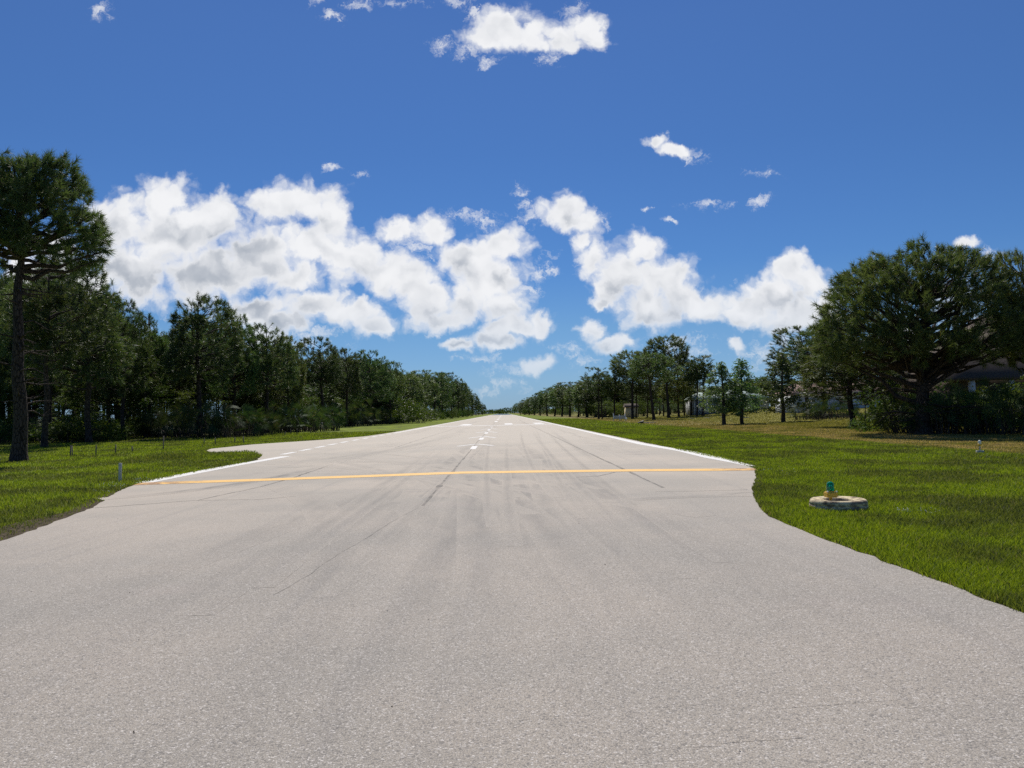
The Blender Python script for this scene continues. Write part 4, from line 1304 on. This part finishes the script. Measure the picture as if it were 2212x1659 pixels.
for i in range(56):
    px = 1132 + 370 * rs.rand() ** 1.5
    D = np.interp(px, [1120, 1290, 1500, 1800], [500, 196, 172, 170]) * rs.uniform(.97, 1.15)
    kk = shr[rs.randint(2)] if rs.rand() < .45 else oak[rs.randint(2)]
    kk.put('shrub', at(px, D), D, rs.uniform(2.4, 5.0), rs.uniform(2.2, 3.6), 'low green shrub at the foot of the far right pines', 'bush', 'shrubs at the foot of the right pines')
# background oaks behind the houses
for i, (px, D, top, r) in enumerate(((1622, 190, 824, 6), (1645, 195, 815, 7), (1672, 192, 818, 6), (1560, 200, 838, 6), (1715, 180, 830, 6), (1800, 150, 820, 5), (1850, 130, 800, 5))):
    x, y, h = pose(px, None, D, top)
    oak[i % 2].put('oak_tree', x, y, h, r, ('broad dark oak behind the green roofed house' if i < 4 else 'broad dark oak behind the pink roofed house'), 'tree', 'oaks behind the green roofed house' if i < 4 else 'oaks behind the pink roofed house')
# bushes under and beside the huge pine
rb = [(1752, 907, 84, 1.9, 2.4, 'p', 'palmetto bush left of the pair before the pale blue garage wall'), (1800, 903, 80, 2.2, 2.6, 'p', 'palmetto bush right of the pair before the pale blue garage wall'),
      (1868, 924, 50, 1.0, 1.2, 's', 'small shrub around the sapling left of the huge pine'), (1905, 921, 50, 1.6, 1.6, 'b', 'yellow green bush at the left foot of the huge pine'),
      (1940, 926, 46, 2.3, 2.0, 's', 'leafy bush left against the trunk of the huge pine'), (1985, 928, 44, 2.2, 2.2, 'p', 'palmetto in front of the trunk of the huge pine'),
      (2040, 928, 43, 2.6, 2.6, 'p', 'palmetto right of the trunk of the huge pine'), (2090, 929, 43, 2.3, 2.4, 's', 'dark bush second right of the huge pine trunk'),
      (2140, 930, 42, 2.4, 2.6, 'p', 'palmetto third right of the huge pine trunk'), (2195, 931, 41, 2.6, 2.6, 'p', 'palmetto at the right edge of the photo'),
      (2225, 929, 44, 3.0, 2.4, 's', 'tall dark bush at the right edge behind the palmetto')]
for i, (px, py, D, h, r, k, lab) in enumerate(rb):
    kk = {'p': pal[i % 3], 's': shr[i % 2], 'b': shrb}[k]
    kk.put({'p': 'palmetto_bush', 's': 'shrub', 'b': 'shrub'}[k], at(px, D), D, h, r, lab, 'bush', 'bushes around the huge right pine')
for i in range(12):
    px = rs.uniform(1930, 2300); D = rs.uniform(45, 49)
    shr[i % 2].put('shrub', at(px, D), D, rs.uniform(1.8, 3.2), rs.uniform(1.6, 2.4), 'dark shrub in the shade behind the huge right pine', 'bush', 'shaded shrubs behind the huge pine')
sap = Kind(leafy(81, 3.2, .8, .9, .05, 30, 14, .06, 'round', .3, 8), 3.2, .8, BARK2, LEAF, TC)
sap.put('sapling', at(1867, 50), 50.0, 3.0, .9, 'thin sapling with a bare stem left of the huge pine', 'tree')

# far band of woods closing the view
rs = RS(55)
c = np.stack([rs.uniform(-330, 330, 1500), rs.uniform(1380, 1480, 1500), rs.uniform(1, 11, 1500)], -1)
c[:, 2] *= 0.75 + 0.35 * np.sin(c[:, 0] * .045) * np.sin(c[:, 0] * .017 + 1)
mbw = MB(); mbw.add(*leaves(c, np.full(len(c), 5.0), 14, 1.3, rs, .6)[:2])
tag(mbw.build('distant_woods', LEAF), None, None, None, 'stuff')

# ------------------------------------------------------------------ houses
STUCCO = simple('tan_stucco', (0.52, 0.45, 0.30), .9, .1, 0, .08, 2.0)
BLUEW = simple('pale_blue_wall', (0.62, 0.66, 0.72), .8, .2, 0, .06, 2.0)
GREENROOF = simple('pale_green_metal', (0.33, 0.40, 0.36), .75, .15, 0, .06, 3.0)
PINKROOF = simple('pink_tile', (0.38, 0.245, 0.20), .85, .2, 0, .18, 5.0)
BROWNROOF = simple('brown_shingle', (0.10, 0.078, 0.062), .9, .15, 0, .25, 9.0)
DARKGL = simple('dark_glass', (0.03, 0.035, 0.04), .15, .5, 0, .1)
WHITEM = simple('white_metal', (0.72, 0.72, 0.70), .5, .4, 0, .05)
SCREEN = simple('grey_screen', (0.34, 0.35, 0.35), .8, .2, 0, .1)
TRIM = simple('white_trim', (0.62, 0.60, 0.57), .7, .2, 0, .06)
BROWNW = simple('brown_wall', (0.16, 0.125, 0.10), .9, .15, 0, .1, 3)


def hip_roof(mb, x0, x1, y0, y1, z, h, over=.5, inset=None, gable=False):
    x0 -= over; x1 += over; y0 -= over; y1 += over
    w = (y1 - y0) / 2; ins = 0 if gable else (w if inset is None else inset); ym = (y0 + y1) / 2
    th = .18
    v = [(x0, y0, z), (x1, y0, z), (x1, y1, z), (x0, y1, z), (x0 + ins, ym, z + h), (x1 - ins, ym, z + h),
         (x0, y0, z - th), (x1, y0, z - th), (x1, y1, z - th), (x0, y1, z - th)]
    mb.add(v, [(0, 1, 5, 4), (2, 3, 4, 5), (0, 6, 7, 1), (1, 7, 8, 2), (2, 8, 9, 3), (3, 9, 6, 0), (6, 9, 8, 7)], [(1, 2, 5), (3, 0, 4)])


def window(par, x0, x1, z0, z1, y, trim=TRIM):
    m_ = MB()
    t = .08
    m_.box(x0 - t, x1 + t, y - .06, y - .003, z1, z1 + t); m_.box(x0 - t, x1 + t, y - .06, y - .003, z0 - t, z0)
    m_.box(x0 - t, x0, y - .06, y - .003, z0, z1); m_.box(x1, x1 + t, y - .06, y - .003, z0, z1)
    m_.box((x0 + x1) / 2 - .025, (x0 + x1) / 2 + .025, y - .05, y - .003, z0, z1)
    f = m_.build('window', trim, par)
    g_ = MB(); g_.box(x0, x1, y - .025, y - .005, z0, z1); g_.build('pane', DARKGL, f)


# green roofed house with the screened porch
Dh = 152.0
hx0 = at(1497, Dh); hx1 = at(1662, Dh); zg = float(terrain((hx0 + hx1) / 2, Dh))
hs = empty('house', (hx0, Dh, zg), 'tan house with a pale green metal roof and a white screened porch behind the cypresses', 'house')
Wd = hx1 - hx0
m_ = MB(); m_.box(4.2, Wd, 0, 10, -.6, 2.7); m_.build('wall', STUCCO, hs)
m_ = MB(); hip_roof(m_, 4.2, Wd, 0, 10, 2.72, 1.9, .6); m_.build('roof', GREENROOF, hs)
pc = MB()
for xx in np.linspace(0.05, 4.1, 6): pc.box(xx - .05, xx + .05, -1.05, -.95, -.6, 2.6)
for zz_ in (0.35, 1.5, 2.6): pc.box(0.0, 4.15, -1.04, -.96, zz_, zz_ + .1)
for yy in np.linspace(1.0, 6, 4): pc.box(-.04, .06, yy - .05, yy + .05, -.6, 2.6)
pc_o = pc.build('porch_frame', WHITEM, hs)
sc_ = MB(); sc_.box(0.1, 4.15, -.9, 6.0, -.6, 2.5); sc_.build('screen', SCREEN, hs)
m_ = MB(); hip_roof(m_, 0, 4.1, -1.0, 6, 2.74, 1.3, .3, 2.0); m_.build('roof', GREENROOF, hs)
for wx in (6.0, 9.3, 12.2): window(hs, wx, wx + 1.1, .9, 2.1, 0)

# pink roofed house with pale blue wall
Dh = 112.0
hx0 = at(1722, Dh); hx1 = at(1925, Dh); zg = float(terrain((hx0 + hx1) / 2, Dh))
hs = empty('house', (hx0, Dh, zg), 'pale blue walled house with a pink brown tiled roof behind the forked pines', 'house')
Wd = hx1 - hx0
m_ = MB(); m_.box(0, Wd, 0, 9, -.9, 2.35); m_.build('wall', BLUEW, hs)
m_ = MB(); hip_roof(m_, 0, Wd, 0, 9, 2.37, 2.0, .5, 2.6); m_.build('roof', PINKROOF, hs)
m_ = MB(); m_.box(1.6, 4.4, -.05, -.003, -.9, 1.6)
gd = m_.build('garage_door', WHITEM, hs)
for wx in (6.2, 9.6): window(hs, wx, wx + 1.2, .6, 1.8, 0)

# brown roofed house at the right edge
Dh = 52.0
hx0 = at(2085, Dh); zg = float(terrain(hx0 + 6, Dh))
hs = empty('house', (hx0, Dh, zg), 'brown house with a steep dark shingle roof in the shade at the right edge', 'house')
m_ = MB(); m_.box(0.6, 17, 0.6, 13, -.6, 3.0); m_.build('wall', BROWNW, hs)
m_ = MB(); hip_roof(m_, .2, 18, .2, 13.5, 3.02, 5.2, .5, 6.2); m_.build('roof', BROWNROOF, hs)
for cx_ in (0.5, 3.2, 5.9):
    m_ = MB(); m_.box(cx_ - .16, cx_ + .16, -.15, .17, -.6, 2.82); m_.build('column', TRIM, hs)
window(hs, 1.6, 2.7, .7, 2.1, .6); window(hs, 4.2, 5.2, .7, 2.1, .6)

# small tan shed in the far right woods
Dh = 176.0
hx0 = at(1353, Dh); zg = float(terrain(hx0, Dh))
hs = empty('shed', (hx0, Dh, zg), 'small tan shed half hidden in the far right woods', 'shed')
m_ = MB(); m_.box(0, 2.6, 0, 3, -.3, 2.5); m_.build('wall', STUCCO, hs)
m_ = MB(); hip_roof(m_, 0, 2.6, 0, 3, 2.52, .7, .25, None, True); m_.build('roof', BROWNROOF, hs)

# ------------------------------------------------------------------ small things
# green threshold light on an old painted tyre
tg_ = gp(1811, 1104)
beam = lambda px, D: ray(px, 1095)[0] / ray(px, 1095)[1] * D
TYRE, nt_, out_ = mat('painted_tyre')
p_ = nt_.objc(); n_ = nt_.noise(nt_.vm('MULTIPLY', p_, (1, 1, 2.2)), 6.0, 5, 0.7); n2_ = nt_.noise(p_, 30, 3, .7)
geo = nt_.node('ShaderNodeNewGeometry'); nz = nt_.sep(geo.outputs['Normal'])[2]
c_ = nt_.mix(nt_.ss(n_, .42, .58), (0.66, 0.56, 0.36), (0.26, 0.205, 0.145))
c_ = nt_.mix(nt_.ss(nt_.math('ADD', n_, nt_.math('MULTIPLY', n2_, .3)), .72, .84), c_, (0.08, 0.068, 0.055))
bsdf(nt_, out_, c_, .9, nt_.bump(n2_, .3, .01), .05)
YEL = simple('yellow_enamel', (0.74, 0.47, 0.06), .5, .3, 0, .12, 9)
STEEL = simple('galvanised_steel', (0.42, 0.42, 0.40), .45, .5, .6, .15, 8)
GRGL, nt_, out_ = mat('green_glass')
gl = nt_.node('ShaderNodeBsdfPrincipled')
gl.inputs['Base Color'].default_value = (0.0, 0.36, 0.22, 1); gl.inputs['Roughness'].default_value = .08; gl.inputs['Specular IOR Level'].default_value = .7
gl.inputs['Transmission Weight'].default_value = .65; gl.inputs['IOR'].default_value = 1.45
nt_.l.new(gl.outputs[0], out_.inputs[0])
CLGL, nt_, out_ = mat('clear_glass')
gl = nt_.node('ShaderNodeBsdfPrincipled')
gl.inputs['Base Color'].default_value = (0.92, 0.92, 0.86, 1); gl.inputs['Roughness'].default_value = .15; gl.inputs['Transmission Weight'].default_value = .25
gl.inputs['Specular IOR Level'].default_value = .8
nt_.l.new(gl.outputs[0], out_.inputs[0])

zt = float(terrain(tg_[0], tg_[1])); yc = tg_[1] + .40; tg_[0] = beam(1811, yc)
ty = MB()
ty.lathe([(.20, .02), (.205, .12), (.215, .148), (.235, .157), (.25, .150), (.268, .152), (.35, .167), (.385, .168), (.41, .156), (.424, .132), (.430, .095), (.424, .09), (.424, .083), (.431, .078), (.431, .04), (.42, .0), (.2, 0)], 64)
to = ty.build('tyre', TYRE, None, True); to.location = (tg_[0], yc, zt + .005)
tag(to, 'old cream painted tyre lying in the grass around the green light', 'tyre')
tor = MB(); tor.lathe([(.0, .03), (.199, .03)], 32)
# fixture stands inside the tyre, towards its left
fx = (beam(1795, yc - .04), yc - .04, zt)
fl = empty('runway_light', fx, 'green glass threshold light on a yellow box standing in the painted tyre', 'light')
m_ = MB(); m_.tube([(0, 0, -.1), (0, 0, .20)], [.024, .024], 12); m_.build('pole', YEL, fl, True, 40)
bx = MB()
import bmesh
def bevel_box(x0, x1, y0, y1, z0, z1, b):
    bm = bmesh.new()
    bmesh.ops.create_cube(bm, size=1.0)
    for v_ in bm.verts:
        v_.co = Vector(((x0 + x1) / 2 + v_.co.x * (x1 - x0), (y0 + y1) / 2 + v_.co.y * (y1 - y0), (z0 + z1) / 2 + v_.co.z * (z1 - z0)))
    bmesh.ops.bevel(bm, geom=bm.edges[:], offset=b, segments=2, affect='EDGES')
    bm.verts.index_update()
    vv_ = np.array([v_.co[:] for v_ in bm.verts]); fs_ = [[v_.index for v_ in f.verts] for f in bm.faces]
    bm.free(); return vv_, fs_
def bevel_obj(name, dims, b, mat_, par):
    vv_, fs_ = bevel_box(*dims, b)
    me = bpy.data.meshes.new(name); me.from_pydata(vv_.tolist(), [], fs_); me.materials.append(mat_)
    return link(name, me, par)
hb = bevel_obj('housing', (-.082, .082, -.082, .082, .20, .285), .012, YEL, fl)
for sx in (-1, 1):
    m_ = MB(); m_.lathe([(0, .283), (.016, .284), (.017, .296), (.010, .304), (0, .305)], 12, (sx * .070, -.062, 0)); m_.build('screw', TRIM, fl, True)
m_ = MB(); m_.lathe([(.060, .286), (.060, .30), (.056, .302)], 28); m_.build('collar', YEL, fl, True, 40)
m_ = MB(); m_.lathe([(.0565, .30), (.058, .33), (.0575, .37), (.055, .40), (.047, .425), (.032, .440), (.015, .446), (0, .447)], 32); m_.build('lens', GRGL, fl, True)
m_ = MB(); m_.lathe([(0, .302), (.02, .302), (.02, .34), (.026, .352), (.024, .375), (.010, .388), (0, .389)], 20); m_.build('lamp', CLGL, fl, True)
# dirt in the tyre
so = MB(); so.lathe([(0, .075), (.1, .07), (.208, .06)], 40, (tg_[0], yc, zt)); tag(so.build('soil', SOIL), None, None, None, 'structure')

# clear edge light on a concrete collar
g = gp(2117, 979)
zt = float(terrain(g[0], g[1]))
CONC = simple('concrete', (0.40, 0.385, 0.35), .9, .1, 0, .18, 12)
fl = empty('runway_light', (g[0], g[1], zt), 'clear glass runway edge light on a stake in a concrete collar, right lawn', 'light')
m_ = MB(); m_.lathe([(.115, -.1), (.118, .10), (.110, .112), (.088, .112), (.084, .09), (.08, .02)], 32); m_.build('collar', CONC, fl, True, 40)
m_ = MB(); m_.tube([(0, 0, -.05), (0, 0, .27)], [.022, .020], 12); m_.build('pole', STEEL, fl, True, 40)
m_ = MB(); m_.lathe([(.0, .255), (.035, .26), (.05, .285), (.062, .30), (.078, .305), (.078, .318), (.03, .325), (0, .325)], 24); m_.build('housing', YEL, fl, True, 40)
m_ = MB(); m_.lathe([(.044, .322), (.047, .36), (.044, .41), (.034, .435), (.015, .448), (0, .45)], 28); m_.build('lens', CLGL, fl, True)

# white plastic post on the left verge
g = gp(259, 1039)
PVC = simple('grey_white_plastic', (0.50, 0.48, 0.44), .5, .3, 0, .06)
m_ = MB(); m_.tube([(0, 0, -.1), (.006, 0, .245), (.012, 0, .492), (.012, 0, .50)], [.041, .041, .041, .036], 20)
o = m_.build('marker_post', PVC, None, True, 40); o.location = (g[0], g[1], float(terrain(g[0], g[1])))
tag(o, 'short grey white plastic post in the grass left of the yellow line', 'post')
# bare pale patch of sand round its foot
# fence stakes along the woods on the left
WOODP = simple('weathered_wood', (0.16, 0.14, 0.115), .9, .1, 0, .25, 10)
st = [(152, 984, 960, .05), (156.5, 984, 960, -.03), (207, 983, 959, .04), (249.5, 979, 958, .03), (285.5, 975, 962, 0), (352.5, 972, 940, .02), (441, 960, 944, 0), (465, 960, 943, .01),
      (507, 957, 943, 0), (526, 957, 941, .02), (613.5, 941, 931, -.35), (628, 939, 926, .02), (642, 938, 925, 0), (671, 936, 926, 0), (700, 934, 924, .05)]
slabs = ['first wooden stake from the lone pine, crossed with another', 'wooden stake crossed with the first one by the lone pine', 'thin stake right of the crossed stakes on the left lawn',
         'thin stake midway between the crossed stakes and the palmettos', 'shortest thin stake on the left lawn', 'tall stake before the left end of the dark palmettos',
         'first pale stake before the dark palmettos', 'second pale stake before the dark palmettos', 'third pale stake before the dark palmettos', 'fourth pale stake before the dark palmettos',
         'pale stake leaning sideways by the second palmetto group', 'upright stake just right of the leaning pale stake', 'second upright stake right of the leaning pale stake',
         'third stake right of the leaning pale stake', 'last stake of the left row, next to the white light units']
for i, ((px, pb, pt, ln), lab) in enumerate(zip(st, slabs)):
    g = gp(px, pb); D = g[1]
    hgt = (pb - pt) / F * D
    m_ = MB(); m_.box(-.022, .022, -.022, .022, -.15, hgt)
    o = m_.build('fence_stake', WOODP); o.location = (g[0], g[1], float(terrain(g[0], g[1]))); o.rotation_euler = (0.02, ln, .3 * i)
    tag(o, lab, 'stake', 'fence stakes along the left woods')
# white light units on the left verge
gb = gp(788, 919)
gy_ = 92.0
for i, px in enumerate((684, 693, 702)):
    D = 92.0; x = at(px, D); zt = float(terrain(x, D))
    e = empty('light_unit', (x, D, zt), ['small grey light unit on legs, left of three on the left verge', 'small grey light unit with a white lamp, middle of three on the left verge', 'small grey light unit on legs, right of three on the left verge'][i], 'light', 'light units on the left verge')
    bevel_obj('housing', (-.22, .22, -.3, .3, .55, .85), .03, TRIM if i == 1 else STEEL, e)
    for sx, sy in ((-1, -1), (1, -1), (-1, 1), (1, 1)):
        m_ = MB(); m_.tube([(sx * .17, sy * .24, -.1), (sx * .17, sy * .24, .56)], [.02, .02], 8); m_.build('leg', STEEL, e)
    m_ = MB(); m_.lathe([(0, 0), (.10, .01), (.11, .03), (0, .05)], 16); o = m_.build('lens', CLGL, e, True); o.location = (0, -.30, .70); o.rotation_euler = (R(90), 0, 0)
# frame sign on the right verge
D = 118.0
x = at(1338, D); zt = float(terrain(x, D))
e = empty('frame_sign', (x, D, zt), 'pale grey panel on white posts in the grass before the round topped pine', 'sign')
bevel_obj('panel', (-.95, .95, -.05, .05, .35, .85), .02, STEEL, e)
for sx in (-.93, 0, .85):
    m_ = MB(); m_.box(sx - .06, sx + .06, -.12, -.052, -.1, {-.93: 1.15, 0: .95, .85: 1.1}[sx]); m_.build('post', WHITEM, e)
# round white marker and drain
D = 108.0; x = at(1352.5, D)
e = empty('marker_ball', (x, D, float(terrain(x, D))), 'small white ball marker on a thin stick right of the grey panel sign', 'marker')
m_ = MB(); m_.tube([(0, 0, -.1), (0, 0, .35)], [.02, .02], 8); m_.build('pole', STEEL, e)
m_ = MB(); m_.lathe([(0, .30), (.08, .33), (.13, .40), (.14, .45), (.12, .52), (.07, .57), (0, .59)], 16); m_.build('ball', WHITEM, e, True)
D = 92.0; x = at(1386, D); zt = float(terrain(x, D))
m_ = MB()
th = np.linspace(0, 2 * math.pi, 25)[:-1]
m_.tube([(-.42, .3, .02), (-.1, .1, .12), (.12, 0, .16), (.16, 0, .16)], [.13, .16, .19, .21], 18)
DARKP = simple('black_plastic', (0.015, 0.015, 0.015), .5, .4)
o = m_.build('drain_pipe', DARKP, None, True, 50); o.location = (x, D, zt); tag(o, 'short black drain pipe end lying in the grass of the right verge', 'pipe')
# slabs of pale stone on the lawn
for i, (px, py, D) in enumerate(((1402, 913.5, 96), (1494, 897, 118), (1527, 899, 118), (1559, 897, 118), (1610, 893, 105))):
    x = at(px, D); zt = float(terrain(x, D)); L_ = (1.5, .6, .8, .8, 1.0)[i]
    o = bevel_obj('stone_slab', (-L_ / 2, L_ / 2, -.35, .35, -.05, .10), .03, CONC, None); o.location = (x, D, zt)
    tag(o, ['longest pale slab lying in the right verge before the lawn pines', 'first small pale slab left of the cypress pair', 'second small pale slab left of the cypress pair', 'pale slab behind the trunk of the left cypress', 'pale slab right behind the slim cypress trunk'][i], 'slab', 'pale slabs on the right lawn')
# dry leaves and twig ends blown onto the pavement
rs = RS(93)
n_ = 60
lc = np.c_[rs.normal(-2.5, 3.2, n_), rs.uniform(3.2, 19, n_), np.full(n_, .006)]
ok = inside(PAVE, lc[:, 0], lc[:, 1]); lc = lc[ok]
mb = MB(); mb.add(*leaves(lc, np.full(len(lc), .001), 1, .009, rs, .1)[:2])
tag(mb.build('leaf_litter', simple('dead_leaf', (0.055, 0.042, 0.03), .9, .1)), None, None, None, 'stuff')
# white clover heads scattered in the turf
rs = RS(91)
mb = MB()
for cx_, cy_, n_c, sp in ((1965, 1103, 26, 20), (2010, 1106, 12, 30), (250, 1046, 26, 14), (300, 1036, 16, 12), (235, 1052, 14, 16), (222, 1062, 10, 18), (1700, 1016, 10, 30)):
    for k_ in range(n_c):
        g = gp(cx_ + rs.normal(0, sp), cy_ + rs.normal(0, 2.6))
        if inside(PAVE, np.array([g[0]]), np.array([g[1]]))[0]: continue
        z_ = float(terrain(g[0], g[1])) + rs.uniform(.03, .055); r_ = rs.uniform(.005, .010) * (1 + g[1] / 40)
        mb.lathe([(0, -r_), (r_ * .8, -r_ * .4), (r_, .2 * r_), (.5 * r_, r_), (0, r_ * 1.1)], 6, (g[0], g[1], z_))
tag(mb.build('clover_flowers', WHITEM), None, None, None, 'stuff')
